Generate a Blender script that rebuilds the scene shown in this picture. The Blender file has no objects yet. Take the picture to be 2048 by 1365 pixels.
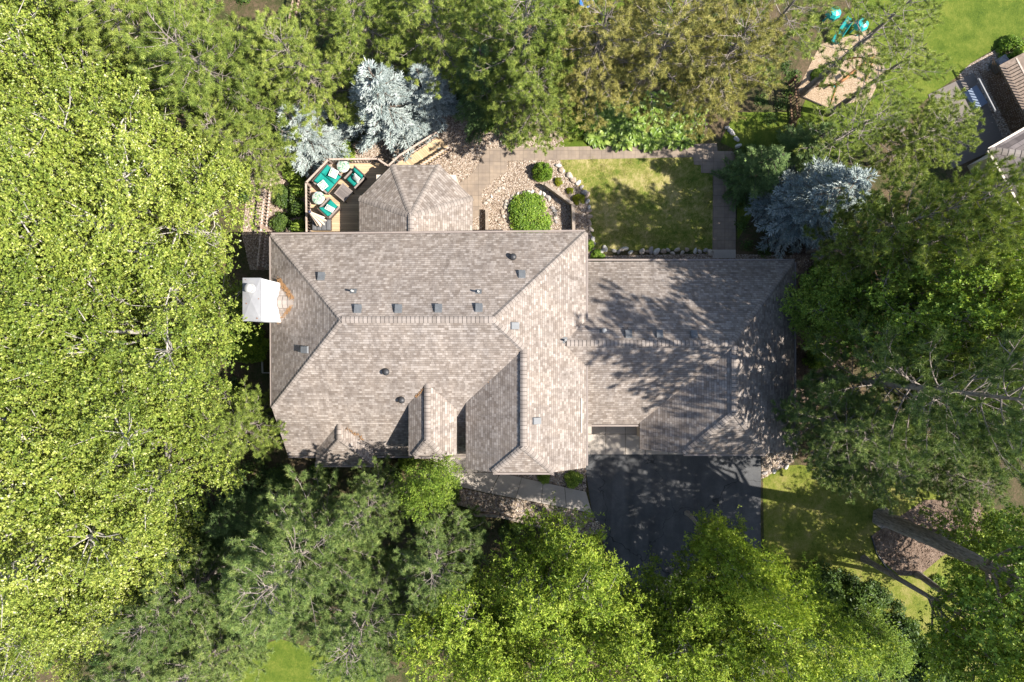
import bpy, math
import numpy as np
from mathutils import Vector, Matrix

# ------------------------------------------------------------------ camera, sky, sun, exposure
H = 42.7            # drone height in metres
F = 1365.33         # focal length in photo pixels (24 mm on a 36 mm sensor, 2048 px wide)
SUN_EL, SUN_AZ = 49.0, 101.0     # azimuth measured clockwise from +Y (image up)
scene = bpy.context.scene
scene.render.engine = 'CYCLES'
C = scene.collection
cam = bpy.data.cameras.new('camera'); cam.sensor_width = 36; cam.lens = 24; cam.clip_end = 500
cam_o = bpy.data.objects.new('camera', cam); C.objects.link(cam_o)
cam_o.location = (0, 0, H); cam_o.rotation_euler = (0, 0, 0); scene.camera = cam_o
world = bpy.data.worlds.new('World'); scene.world = world; world.use_nodes = True
wn = world.node_tree.nodes; wl = world.node_tree.links
sky = wn.new('ShaderNodeTexSky'); sky.sky_type = 'NISHITA'; sky.sun_disc = False
sky.sun_elevation = math.radians(SUN_EL); sky.sun_rotation = math.radians(SUN_AZ)
wl.new(sky.outputs['Color'], wn['Background'].inputs['Color']); wn['Background'].inputs['Strength'].default_value = 0.1
sl = bpy.data.lights.new('sun', 'SUN'); sl.energy = 4.8; sl.angle = math.radians(0.5); sl.color = (1.0, 0.945, 0.86)
so = bpy.data.objects.new('sun', sl); C.objects.link(so)
_e, _a = math.radians(SUN_EL), math.radians(SUN_AZ)
SUN = Vector((math.cos(_e) * math.sin(_a), math.cos(_e) * math.cos(_a), math.sin(_e)))
so.rotation_euler = SUN.to_track_quat('Z', 'Y').to_euler()
vs = scene.view_settings; vs.view_transform = 'Standard'; vs.look = 'None'; vs.exposure = 1.4; vs.gamma = 1
scene.cycles.max_bounces = 4; scene.cycles.diffuse_bounces = 3; scene.cycles.transmission_bounces = 2; scene.cycles.glossy_bounces = 2; scene.cycles.transparent_max_bounces = 4
R = np.random.default_rng(7)

# ------------------------------------------------------------------ helpers
def P(px, py, z=0.0):
    """the point at height z that photo pixel (px, py) looks at"""
    s = (H - z) / F
    return Vector(((px - 1024) * s, -(py - 682.5) * s, z))

def tag(o, label=None, cat=None, group=None, kind=None):
    for k, v in (('label', label), ('category', cat), ('group', group), ('kind', kind)):
        if v: o[k] = v
    return o

def empty(name, loc=(0, 0, 0), rz=0.0):
    o = bpy.data.objects.new(name, None); C.objects.link(o); o.location = loc; o.rotation_euler = (0, 0, rz)
    o.empty_display_size = .2
    return o

def link(name, me, parent=None):
    o = bpy.data.objects.new(name, me); C.objects.link(o)
    if parent: o.parent = parent
    return o

def copy_tree(o, parent=None):
    c = o.copy(); C.objects.link(c)
    if parent: c.parent = parent
    for ch in o.children: copy_tree(ch, c)
    return c

def np_mesh(name, V, Fs, mat, tint=None, smooth=False):
    """V (n,3); Fs a list of (m,k) index arrays"""
    me = bpy.data.meshes.new(name)
    V = np.asarray(V, np.float32)
    me.vertices.add(len(V)); me.vertices.foreach_set('co', V.ravel())
    idx = np.concatenate([f.ravel() for f in Fs]).astype(np.int32)
    tot = np.concatenate([np.full(len(f), f.shape[1]) for f in Fs]).astype(np.int32)
    st = np.concatenate([[0], np.cumsum(tot)[:-1]]).astype(np.int32)
    me.loops.add(len(idx)); me.loops.foreach_set('vertex_index', idx)
    me.polygons.add(len(tot)); me.polygons.foreach_set('loop_start', st)
    me.polygons.foreach_set('use_smooth', np.full(len(tot), smooth))
    me.update(calc_edges=True)
    if tint is not None:
        a = me.attributes.new('tint', 'FLOAT', 'FACE'); a.data.foreach_set('value', np.asarray(tint, np.float32))
    me.materials.append(mat)
    return me

class MB:
    """collects boxes, prisms, tubes; built as one mesh"""
    def __init__(s): s.v = []; s.f = []; s.uv = None
    def add(s, vs, fs):
        n = len(s.v); s.v += [tuple(v) for v in vs]; s.f += [tuple(i + n for i in f) for f in fs]; return s
    def box(s, c, size, rz=0.0, ry=0.0, rx=0.0, M=None):
        m = Matrix.Translation(c) @ Matrix.Rotation(rz, 4, 'Z') @ Matrix.Rotation(ry, 4, 'Y') @ Matrix.Rotation(rx, 4, 'X')
        if M is not None: m = M @ m
        x, y, z = [q / 2 for q in size]
        vs = [m @ Vector(p) for p in ((-x,-y,-z),(x,-y,-z),(x,y,-z),(-x,y,-z),(-x,-y,z),(x,-y,z),(x,y,z),(-x,y,z))]
        return s.add(vs, [(3,2,1,0),(4,5,6,7),(0,1,5,4),(1,2,6,5),(2,3,7,6),(3,0,4,7)])
    def rbox(s, c, size, b, rz=0.0, rx=0.0, M=None, puff=0.0):
        """cushion: box with rounded edges, domed by puff"""
        n = 8
        m = Matrix.Translation(c) @ Matrix.Rotation(rz, 4, 'Z') @ Matrix.Rotation(rx, 4, 'X')
        if M is not None: m = M @ m
        x, y, z = [q / 2 for q in size]
        def prof(t, w): return (w - b) * t
        vs = []; fs = []
        for side in (-1, 1):
            for j in range(n + 1):
                for i in range(n + 1):
                    u = -1 + 2 * i / n; v = -1 + 2 * j / n
                    e = max(abs(u), abs(v))
                    d = min(1 - abs(u), 1 - abs(v))
                    k = math.sqrt(max(0, 1 - (1 - min(1, d / .3)) ** 2))
                    zz = side * (z - b + b * k + puff * (1 - u * u) * (1 - v * v))
                    vs.append(m @ Vector((x * u, y * v, zz)))
        N = (n + 1) ** 2
        for j in range(n):
            for i in range(n):
                a = j * (n + 1) + i
                fs.append((a, a + n + 1, a + n + 2, a + 1)); fs.append((N + a, N + a + 1, N + a + n + 2, N + a + n + 1))
        rim = [i for i in range(n)] + [(j) * (n + 1) + n for j in range(n)] + [n * (n + 1) + n - i for i in range(n)] + [(n - j) * (n + 1) for j in range(n)]
        for q in range(len(rim)):
            a, bq = rim[q], rim[(q + 1) % len(rim)]
            fs.append((a, bq, N + bq, N + a))
        return s.add(vs, fs)
    def prism(s, pts, z0, z1):
        """pts counter-clockwise seen from above, z0/z1 number or list"""
        n = len(pts); z0 = [z0] * n if not hasattr(z0, '__len__') else z0; z1 = [z1] * n if not hasattr(z1, '__len__') else z1
        vs = [(p[0], p[1], a) for p, a in zip(pts, z0)] + [(p[0], p[1], a) for p, a in zip(pts, z1)]
        return s.add(vs, [tuple(range(n - 1, -1, -1)), tuple(range(n, 2 * n))] + [(i, (i + 1) % n, n + (i + 1) % n, n + i) for i in range(n)])
    def tube(s, pts, rad, k=6, cap=True):
        V, Fq = tubes([pts], [rad if hasattr(rad, '__len__') else [rad] * len(pts)], k)
        n = len(s.v); s.add(V, [tuple(f) for f in Fq])
        if cap:
            s.f.append(tuple(n + i for i in range(k - 1, -1, -1))); m = n + (len(pts) - 1) * k; s.f.append(tuple(m + i for i in range(k)))
        return s
    def lathe(s, prof, k=16, c=(0, 0, 0)):
        vs = []; fs = []
        for r, z in prof:
            for i in range(k):
                a = 2 * math.pi * i / k; vs.append((c[0] + r * math.cos(a), c[1] + r * math.sin(a), c[2] + z))
        for j in range(len(prof) - 1):
            for i in range(k):
                i2 = (i + 1) % k; fs.append((j * k + i, j * k + i2, (j + 1) * k + i2, (j + 1) * k + i))
        fs.append(tuple(range(k - 1, -1, -1))); m = (len(prof) - 1) * k; fs.append(tuple(m + i for i in range(k)))
        return s.add(vs, fs)
    def mesh(s, name, mat, smooth=False, bevel=0):
        me = bpy.data.meshes.new(name); me.from_pydata(s.v, [], s.f); me.materials.append(mat)
        if smooth: me.polygons.foreach_set('use_smooth', [True] * len(me.polygons))
        me.update(); return me
    def build(s, name, mat, parent=None, smooth=False, bevel=0):
        o = link(name, s.mesh(name, mat, smooth), parent)
        if bevel:
            m = o.modifiers.new('bevel', 'BEVEL'); m.width = bevel; m.segments = 2; m.limit_method = 'ANGLE'
        return o

def tubes(polys, rads, k=5):
    V = []; Fq = []; n = 0
    ang = np.arange(k) * 2 * np.pi / k
    ca, sa = np.cos(ang)[:, None], np.sin(ang)[:, None]
    base = np.stack([np.arange(k), (np.arange(k) + 1) % k, (np.arange(k) + 1) % k + k, np.arange(k) + k], 1)
    for pts, rs in zip(polys, rads):
        p = np.asarray(pts, float); m = len(p)
        d = np.gradient(p, axis=0); d /= np.linalg.norm(d, axis=1)[:, None] + 1e-9
        ref = np.array([0, 0, 1.]) if abs(d[0][2]) < .9 else np.array([1., 0, 0])
        for i in range(m):
            u = np.cross(d[i], ref); u /= np.linalg.norm(u) + 1e-9; w = np.cross(d[i], u)
            V.append(p[i] + rs[i] * (ca * u + sa * w))
        for i in range(m - 1): Fq.append(base + n + i * k)
        n += m * k
    return np.concatenate(V), np.concatenate(Fq)

def inpoly(x, y, poly):
    r = np.zeros(len(x), bool); n = len(poly)
    for i in range(n):
        x1, y1 = poly[i][0], poly[i][1]; x2, y2 = poly[(i + 1) % n][0], poly[(i + 1) % n][1]
        c = ((y1 > y) != (y2 > y)) & (x < (x2 - x1) * (y - y1) / (y2 - y1 + 1e-12) + x1); r ^= c
    return r

# ------------------------------------------------------------------ materials
MATS = {}
class NT:
    def __init__(s, name):
        s.m = bpy.data.materials.new(name); s.m.use_nodes = True; s.t = s.m.node_tree; s.n = s.t.nodes; s.l = s.t.links
        s.b = s.n['Principled BSDF']; s.out = s.n['Material Output']
    def new(s, t, **kw):
        n = s.n.new(t)
        for k, v in kw.items(): setattr(n, k, v)
        return n
    def lk(s, a, b): s.l.new(a, b)
    def math(s, op, a, b=None, c=None):
        n = s.new('ShaderNodeMath', operation=op)
        for i, v in enumerate((a, b, c)):
            if v is None: continue
            if isinstance(v, (int, float)): n.inputs[i].default_value = v
            else: s.lk(v, n.inputs[i])
        return n.outputs[0]
    def ramp(s, fac, stops, interp='LINEAR'):
        n = s.new('ShaderNodeValToRGB'); r = n.color_ramp; r.interpolation = interp
        while len(r.elements) < len(stops): r.elements.new(.5)
        for e, (p, c) in zip(r.elements, stops): e.position = p; e.color = (*c, 1)
        s.lk(fac, n.inputs[0]); return n.outputs[0]
    def noise(s, scale, detail=3, rough=.55, vec=None, dist=0):
        n = s.new('ShaderNodeTexNoise'); n.inputs['Scale'].default_value = scale; n.inputs['Detail'].default_value = detail
        n.inputs['Roughness'].default_value = rough; n.inputs['Distortion'].default_value = dist
        if vec: s.lk(vec, n.inputs['Vector'])
        return n.outputs['Fac']
    def obj(s): return s.new('ShaderNodeTexCoord').outputs['Object']
    def mix(s, f, a, b, mode='MIX'):
        n = s.new('ShaderNodeMix', data_type='RGBA', blend_type=mode)
        if isinstance(f, (int, float)): n.inputs[0].default_value = f
        else: s.lk(f, n.inputs[0])
        for i, v in ((6, a), (7, b)):
            if isinstance(v, tuple): n.inputs[i].default_value = (*v, 1)
            else: s.lk(v, n.inputs[i])
        return n.outputs[2]
    def bump(s, h, strength=.5, dist=.02):
        n = s.new('ShaderNodeBump'); n.inputs['Strength'].default_value = strength; n.inputs['Distance'].default_value = dist
        s.lk(h, n.inputs['Height']); s.lk(n.outputs[0], s.b.inputs['Normal']); return n
    def color(s, c): s.lk(c, s.b.inputs['Base Color']) if not isinstance(c, tuple) else setattr(s.b.inputs['Base Color'], 'default_value', (*c, 1))
    def done(s, rough=.8, spec=.3):
        s.b.inputs['Roughness'].default_value = rough; s.b.inputs['Specular IOR Level'].default_value = spec; return s.m

def plain(name, c, var=.25, scale=6, rough=.7, spec=.3, bump=0):
    t = NT(name); v = t.obj()
    f = t.noise(scale, 5, .6, v)
    lo = tuple(q * (1 - var) for q in c); hi = tuple(min(1, q * (1 + var)) for q in c)
    t.color(t.ramp(f, [(.3, lo), (.7, hi)]))
    if bump: t.bump(f, bump, .01)
    return t.done(rough, spec)

def leaf_mat(name, stops, trans=.35, rough=.5, hue=.0, spec=.3):
    t = NT(name)
    a = t.new('ShaderNodeAttribute', attribute_name='tint'); oi = t.new('ShaderNodeObjectInfo')
    f = t.math('ADD', a.outputs['Fac'], t.math('MULTIPLY', t.math('SUBTRACT', oi.outputs['Random'], .5), .18))
    col = t.ramp(f, stops)
    t.color(col)
    tr = t.new('ShaderNodeBsdfTranslucent'); t.lk(t.mix(1.0, col, (1.25, 1.15, .55), 'MULTIPLY'), tr.inputs['Color'])
    mx = t.new('ShaderNodeMixShader'); mx.inputs[0].default_value = trans
    t.lk(t.b.outputs[0], mx.inputs[1]); t.lk(tr.outputs[0], mx.inputs[2]); t.lk(mx.outputs[0], t.out.inputs['Surface'])
    return t.done(rough, spec)

def shingle_mat(name, stops, dark=(.05, .043, .04), course=.143, tab=.165):
    t = NT(name)
    uv = t.new('ShaderNodeUVMap').outputs[0]; sp = t.new('ShaderNodeSeparateXYZ'); t.lk(uv, sp.inputs[0]); u, v = sp.outputs[0], sp.outputs[1]
    vv = t.math('DIVIDE', v, course); row = t.math('FLOOR', vv); fr = t.math('FRACT', vv)
    w1 = t.new('ShaderNodeTexWhiteNoise', noise_dimensions='1D'); t.lk(row, w1.inputs['W'])
    def cells(width, off):
        uu = t.math('DIVIDE', t.math('ADD', u, t.math('MULTIPLY', w1.outputs['Value'], off)), width)
        w2 = t.new('ShaderNodeTexWhiteNoise', noise_dimensions='2D'); cb = t.new('ShaderNodeCombineXYZ')
        t.lk(t.math('FLOOR', uu), cb.inputs[0]); t.lk(row, cb.inputs[1]); t.lk(cb.outputs[0], w2.inputs['Vector'])
        return w2.outputs['Value'], t.math('FRACT', uu)
    a, fa = cells(tab, 7.3); b, fb = cells(tab * 1.63, 3.1)
    val = t.math('MULTIPLY_ADD', a, .55, t.math('MULTIPLY', b, .45))
    col = t.ramp(val, stops)
    big = t.noise(.45, 4, .6, t.obj())
    col = t.mix(1.0, col, t.ramp(big, [(.3, (.86, .86, .87)), (.7, (1.1, 1.08, 1.06))]), 'MULTIPLY')
    ms = t.new('ShaderNodeMapping'); t.lk(uv, ms.inputs[0]); ms.inputs['Scale'].default_value = (1.6, .22, 1)
    col = t.mix(1.0, col, t.ramp(t.noise(1.2, 5, .7, ms.outputs[0]), [(.32, (.82, .82, .83)), (.5, (1, 1, 1)), (.7, (1.1, 1.09, 1.07))]), 'MULTIPLY')
    gr = t.noise(95, 2, .7, t.obj())
    col = t.mix(1.0, col, t.ramp(gr, [(.25, (.82, .82, .82)), (.75, (1.15, 1.15, 1.15))]), 'MULTIPLY')
    line = t.math('GREATER_THAN', fr, .86)
    vl = t.math('MULTIPLY', t.math('LESS_THAN', fa, .06), t.math('GREATER_THAN', a, .35))
    ln = t.math('MINIMUM', t.math('ADD', t.math('MULTIPLY', line, .62), t.math('MULTIPLY', vl, .5)), .7)
    col = t.mix(ln, col, dark)
    t.color(col)
    hgt = t.math('ADD', t.math('MULTIPLY', t.math('SUBTRACT', 1.0, fr), .8), t.math('MULTIPLY', t.math('GREATER_THAN', val, .5), .2))
    t.bump(hgt, .75, .016)
    return t.done(.9, .2)

SH = shingle_mat('roof_shingles', [(.12, (.158, .13, .11)), (.4, (.2, .169, .146)), (.62, (.244, .21, .184)), (.88, (.302, .266, .238))])
CAP = plain('ridge_cap_shingle', (.27, .23, .205), .3, 9, .9, .2)
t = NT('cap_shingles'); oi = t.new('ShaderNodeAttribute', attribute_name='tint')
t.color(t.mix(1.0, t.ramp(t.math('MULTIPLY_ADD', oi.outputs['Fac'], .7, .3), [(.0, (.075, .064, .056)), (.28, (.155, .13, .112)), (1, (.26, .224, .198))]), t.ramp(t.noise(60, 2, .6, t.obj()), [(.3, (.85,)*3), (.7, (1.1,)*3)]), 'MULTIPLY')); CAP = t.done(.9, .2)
NSH = shingle_mat('neighbour_shingles', [(.1, (.1, .084, .08)), (.5, (.15, .127, .12)), (.9, (.21, .18, .17))], course=.3, tab=.5)

# deciduous, pine, spruce foliage
L_COTTON = leaf_mat('cottonwood_leaf', [(0, (.06, .1, .014)), (.42, (.172, .228, .032)), (.75, (.335, .375, .07)), (.93, (.5, .51, .16)), (1, (.55, .56, .34))], .22, .42)
L_LIME = leaf_mat('lime_leaf', [(0, (.05, .1, .007)), (.5, (.215, .3, .026)), (1, (.52, .57, .1))], .22, .5)
L_GREEN = leaf_mat('green_leaf', [(0, (.04, .095, .012)), (.5, (.205, .305, .04)), (1, (.48, .55, .11))], .25, .5)
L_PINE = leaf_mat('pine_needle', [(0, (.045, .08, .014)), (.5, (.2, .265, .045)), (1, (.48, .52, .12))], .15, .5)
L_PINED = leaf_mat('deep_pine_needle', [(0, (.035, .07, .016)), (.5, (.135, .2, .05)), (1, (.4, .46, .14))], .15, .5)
L_PINEY = leaf_mat('yellowing_pine_needle', [(0, (.07, .085, .016)), (.5, (.3, .285, .07)), (1, (.58, .51, .18))], .15, .5)
L_BLUE = leaf_mat('blue_spruce_needle', [(0, (.07, .1, .09)), (.5, (.255, .305, .29)), (1, (.56, .6, .57))], .1, .5)
L_SPRUCE = leaf_mat('green_spruce_needle', [(0, (.03, .06, .018)), (.5, (.11, .18, .055)), (1, (.25, .34, .11))], .15, .5)
L_SHRUB = leaf_mat('shrub_leaf', [(0, (.05, .11, .012)), (.5, (.15, .25, .025)), (1, (.33, .42, .06))], .3, .5)
L_YSHRUB = leaf_mat('yellow_shrub_leaf', [(0, (.1, .14, .01)), (.5, (.22, .25, .015)), (1, (.36, .33, .03))], .3, .5)
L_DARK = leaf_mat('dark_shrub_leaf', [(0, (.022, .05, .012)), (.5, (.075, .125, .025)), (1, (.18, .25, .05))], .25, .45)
L_HOSTA = leaf_mat('hosta_leaf', [(0, (.06, .125, .015)), (.5, (.165, .25, .035)), (1, (.34, .41, .1))], .25, .4)
BARK_G = plain('grey_bark', (.27, .245, .215), .35, 9, .9, .1, .6)
BARK_P = plain('pale_twig_bark', (.235, .2, .175), .4, 7, .9, .1, .6)
BARK_W = plain('pale_cottonwood_bark', (.36, .33, .29), .3, 7, .9, .1, .6)
t = NT('ridged_trunk_bark'); v = t.obj(); mp = t.new('ShaderNodeMapping'); t.lk(v, mp.inputs[0]); mp.inputs['Scale'].default_value = (9, 9, 1.6)
f = t.noise(1.6, 6, .7, mp.outputs[0], .6); t.color(t.ramp(f, [(.3, (.09, .07, .056)), (.5, (.27, .225, .19)), (.7, (.45, .39, .34))])); t.bump(f, 1.0, .08); BARK_R = t.done(.95, .1)
BARK_D = plain('brown_bark', (.17, .135, .11), .45, 8, .9, .1, .8)

def lawn_mat(name, stops, patch=.35, sc=1.0):
    t = NT(name); v = t.obj()
    f = t.math('ADD', t.math('MULTIPLY_ADD', t.noise(patch * 1.6, 6, .7, v), .85, -.15), t.math('ADD', t.math('MULTIPLY', t.noise(4.5 * sc, 4, .7, v), .3), t.math('MULTIPLY', t.noise(28, 2, .7, v), .3)))
    ms = t.new('ShaderNodeMapping'); t.lk(v, ms.inputs[0]); ms.inputs['Scale'].default_value = (1, .35, 1); ms.inputs['Rotation'].default_value = (0, 0, .5)
    f2 = t.noise(22, 4, .85, ms.outputs[0], .8); f = t.math('ADD', f, t.math('MULTIPLY', t.math('SUBTRACT', f2, .5), .55))
    t.color(t.ramp(f, stops)); t.bump(f2, 1.0, .09); return t.done(.9, .15)
LAWN = lawn_mat('rear_lawn_grass', [(.34, (.05, .09, .01)), (.5, (.125, .16, .025)), (.6, (.23, .22, .06)), (.74, (.38, .32, .145))])
LAWN_B = lawn_mat('bright_lawn_grass', [(.36, (.04, .075, .007)), (.56, (.09, .13, .014)), (.76, (.165, .185, .03))], .5)
LAWN_D = lawn_mat('dry_lawn_grass', [(.36, (.055, .085, .01)), (.56, (.15, .17, .025)), (.76, (.27, .23, .08))], .5)
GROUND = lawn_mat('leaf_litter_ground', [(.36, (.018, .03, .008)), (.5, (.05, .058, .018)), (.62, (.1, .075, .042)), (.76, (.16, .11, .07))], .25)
MULCH = lawn_mat('brown_mulch', [(.36, (.07, .046, .032)), (.56, (.165, .115, .085)), (.76, (.29, .215, .165))], 1.2)
def gravel_mat(name, stops, sc=14):
    t = NT(name); v = t.obj(); vo = t.new('ShaderNodeTexVoronoi'); vo.inputs['Scale'].default_value = sc; t.lk(v, vo.inputs['Vector'])
    sp = t.new('ShaderNodeSeparateColor'); t.lk(vo.outputs['Color'], sp.inputs[0])
    col = t.ramp(sp.outputs[0], stops)
    edge = t.ramp(vo.outputs['Distance'], [(.45, (1, 1, 1)), (.8, (.45, .4, .36))])
    t.color(t.mix(1.0, col, edge, 'MULTIPLY')); t.bump(t.math('SUBTRACT', 1.0, vo.outputs['Distance']), 1.0, .05); return t.done(.85, .25)
GRAVEL = gravel_mat('tan_gravel', [(0, (.15, .11, .08)), (.35, (.27, .205, .155)), (.7, (.36, .29, .235)), (1, (.48, .42, .36))])
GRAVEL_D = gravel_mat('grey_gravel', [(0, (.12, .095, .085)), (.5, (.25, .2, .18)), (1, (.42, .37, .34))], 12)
CHIPS = gravel_mat('wood_chips', [(0, (.3, .21, .125)), (.5, (.43, .32, .215)), (1, (.55, .43, .31))], 26)
t = NT('stone_pebble'); a = t.new('ShaderNodeAttribute', attribute_name='tint')
t.color(t.ramp(a.outputs['Fac'], [(0, (.13, .095, .065)), (.3, (.245, .185, .13)), (.6, (.33, .265, .2)), (.85, (.42, .36, .295)), (1, (.58, .53, .46))])); STONE = t.done(.8, .3)
def paver_mat(name, c1, c2, mortar, w, rot=0.0, off=.0):
    t = NT(name); v = t.obj(); mp = t.new('ShaderNodeMapping'); t.lk(v, mp.inputs[0]); mp.inputs['Rotation'].default_value = (0, 0, rot)
    br = t.new('ShaderNodeTexBrick'); br.offset = off; t.lk(mp.outputs[0], br.inputs['Vector'])
    for k, q in (('Scale', 1.0), ('Mortar Size', .012), ('Brick Width', w), ('Row Height', w), ('Mortar Smooth', .3), ('Bias', 0.0)): br.inputs[k].default_value = q
    br.inputs['Color1'].default_value = (*c1, 1); br.inputs['Color2'].default_value = (*c2, 1); br.inputs['Mortar'].default_value = (*mortar, 1)
    b2 = t.new('ShaderNodeTexBrick'); b2.offset = off; t.lk(mp.outputs[0], b2.inputs['Vector'])
    for k, q in (('Scale', 1.0), ('Mortar Size', .008), ('Brick Width', w / 3), ('Row Height', w / 3), ('Mortar Smooth', .4)): b2.inputs[k].default_value = q
    b2.inputs['Color1'].default_value = (1, 1, 1, 1); b2.inputs['Color2'].default_value = (.86, .86, .88, 1); b2.inputs['Mortar'].default_value = (.76, .74, .72, 1)
    col = t.mix(1.0, br.outputs['Color'], b2.outputs['Color'], 'MULTIPLY')
    col = t.mix(1.0, col, t.ramp(t.noise(1.3, 5, .65, v), [(.3, (.78, .78, .8)), (.7, (1.12, 1.1, 1.05))]), 'MULTIPLY')
    t.color(col); t.bump(br.outputs['Fac'], -.4, .01); return t.done(.85, .25)
PAVER = paver_mat('concrete_paver', (.25, .2, .155), (.215, .172, .135), (.14, .115, .09), .7)
def concrete(name, c, jx=None):
    t = NT(name); v = t.obj()
    f = t.math('ADD', t.math('MULTIPLY', t.noise(.8, 6, .65, v), .6), t.math('MULTIPLY', t.noise(20, 3, .6, v), .4))
    t.color(t.ramp(f, [(.3, tuple(q * .78 for q in c)), (.7, tuple(q * 1.15 for q in c))])); t.bump(t.noise(60, 3, .6, v), .2, .01); return t.done(.85, .3)
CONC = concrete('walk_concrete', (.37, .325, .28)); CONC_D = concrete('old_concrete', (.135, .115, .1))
t = NT('asphalt'); v = t.obj(); f = t.math('ADD', t.math('MULTIPLY', t.noise(.6, 7, .7, v, .6), .6), t.math('MULTIPLY', t.noise(40, 3, .8, v), .45))
t.color(t.ramp(f, [(.3, (.028, .029, .033)), (.52, (.055, .056, .06)), (.72, (.115, .112, .112))])); t.bump(t.noise(70, 2, .8, v), .6, .01)
ve = t.new('ShaderNodeTexVoronoi', feature='DISTANCE_TO_EDGE'); ve.inputs['Scale'].default_value = .22
nz = t.new('ShaderNodeTexNoise'); nz.inputs['Scale'].default_value = .9; nz.inputs['Detail'].default_value = 5; t.lk(v, nz.inputs['Vector'])
va = t.new('ShaderNodeVectorMath', operation='MULTIPLY_ADD'); t.lk(nz.outputs['Color'], va.inputs[0]); va.inputs[1].default_value = (2.2, 2.2, 0); t.lk(v, va.inputs[2]); t.lk(va.outputs[0], ve.inputs['Vector'])
base = t.ramp(f, [(.3, (.03, .031, .034)), (.52, (.06, .061, .064)), (.72, (.12, .117, .115))])
mt = t.new('ShaderNodeMapping'); t.lk(v, mt.inputs[0]); mt.inputs['Scale'].default_value = (.9, .08, 1)
base = t.mix(1.0, base, t.ramp(t.noise(1.4, 3, .5, mt.outputs[0]), [(.35, (.8, .8, .8)), (.65, (1.25, 1.24, 1.22))]), 'MULTIPLY')
t.color(t.mix(t.math('MULTIPLY', t.math('LESS_THAN', ve.outputs['Distance'], .0045), .7), base, (.012, .012, .012))); ASPH = t.done(.8, .35)
def wood_mat(name, c, board=.14, rot=0.0, gap=(.06, .05, .04)):
    t = NT(name); v = t.obj(); mp = t.new('ShaderNodeMapping'); t.lk(v, mp.inputs[0]); mp.inputs['Rotation'].default_value = (0, 0, rot)
    sp = t.new('ShaderNodeSeparateXYZ'); t.lk(mp.outputs[0], sp.inputs[0])
    yy = t.math('DIVIDE', sp.outputs[1], board); row = t.math('FLOOR', yy); fr = t.math('FRACT', yy)
    w = t.new('ShaderNodeTexWhiteNoise', noise_dimensions='1D'); t.lk(row, w.inputs['W'])
    col = t.ramp(w.outputs['Value'], [(0, tuple(q * .78 for q in c)), (1, tuple(min(1, q * 1.18) for q in c))])
    ms = t.new('ShaderNodeMapping'); t.lk(mp.outputs[0], ms.inputs[0]); ms.inputs['Scale'].default_value = (1.2, 25, 1)
    col = t.mix(1.0, col, t.ramp(t.noise(1.5, 4, .6, ms.outputs[0]), [(.3, (.78, .76, .74)), (.7, (1.1, 1.1, 1.08))]), 'MULTIPLY')
    g = t.math('LESS_THAN', fr, .07); col = t.mix(t.math('MULTIPLY', g, .8), col, gap)
    t.color(col); t.bump(t.math('SUBTRACT', 1.0, g), .5, .01); return t.done(.75, .3)
DECKW = wood_mat('deck_boards', (.43, .31, .19))
RAILW = plain('weathered_rail_wood', (.34, .27, .225), .25, 5, .8, .2)
BALW = plain('dark_stained_baluster', (.12, .085, .065), .3, 5, .8, .2)
FENCEW = plain('pale_fence_wood', (.47, .38, .32), .25, 6, .8, .2)
PICKW = plain('picket_wood', (.3, .215, .165), .3, 6, .8, .2)
DWOOD = plain('dark_brown_wood', (.14, .085, .05), .35, 6, .8, .2)
TIMB = plain('grey_timber', (.25, .205, .165), .35, 5, .85, .2, .5)
WALL = plain('tan_stucco', (.42, .36, .3), .1, 3, .9, .2)
WHITE = plain('white_siding', (.78, .78, .77), .05, 2, .8, .2)
TRIM = plain('beige_trim', (.52, .45, .38), .08, 3, .6, .3)
METAL = plain('galvanised_metal', (.2, .2, .205), .12, 2.5, .6, .3)
VENT = plain('dark_grey_vent', (.1, .105, .11), .15, 5, .6, .4)
VENTL = plain('light_grey_vent', (.12, .125, .13), .1, 5, .6, .4)
BLACK = plain('black_vent', (.03, .03, .032), .2, 5, .5, .4)
PIPE = plain('pale_pipe', (.36, .355, .34), .1, 5, .5, .4)
RUST = plain('rust_stain', (.2, .1, .06), .3, 20, .9, .1)
GARAGE = plain('garage_door_panel', (.5, .45, .4), .06, 3, .6, .3)
GLASS = plain('window_glass', (.03, .04, .05), .1, 3, .08, .7)
WICKER = plain('brown_wicker', (.075, .052, .042), .4, 40, .6, .4, .5)
WICKT = plain('wicker_arm', (.2, .165, .145), .3, 40, .6, .4, .5)
TEAL = plain('teal_cushion', (.006, .175, .145), .15, 8, .8, .2)
GREYC = plain('charcoal_cushion', (.1, .1, .105), .15, 8, .85, .2)
TABLET = wood_mat('table_slats', (.15, .13, .125), .08)
BEIGE = plain('beige_umbrella_canvas', (.5, .41, .33), .12, 8, .85, .2)
NAVY = plain('navy_cap', (.03, .04, .085), .2, 8, .6, .3)
t = NT('floral_print'); v = t.obj(); vo = t.new('ShaderNodeTexVoronoi'); vo.inputs['Scale'].default_value = 8; t.lk(v, vo.inputs['Vector'])
f = t.noise(6, 4, .6, v, 1.2)
c = t.ramp(f, [(.4, (.36, .36, .33)), (.5, (.36, .36, .33)), (.54, (.15, .28, .19)), (.64, (.03, .13, .075))])
sp = t.new('ShaderNodeSeparateColor'); t.lk(vo.outputs['Color'], sp.inputs[0])
c = t.mix(t.math('MULTIPLY', t.math('LESS_THAN', vo.outputs['Distance'], .28), t.math('GREATER_THAN', sp.outputs[1], .72)), c, (.3, .42, .62))
c = t.mix(t.math('MULTIPLY', t.math('LESS_THAN', vo.outputs['Distance'], .2), t.math('GREATER_THAN', sp.outputs[0], .8)), c, (.6, .42, .1))
t.color(c); FLORAL = t.done(.85, .2)
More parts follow.
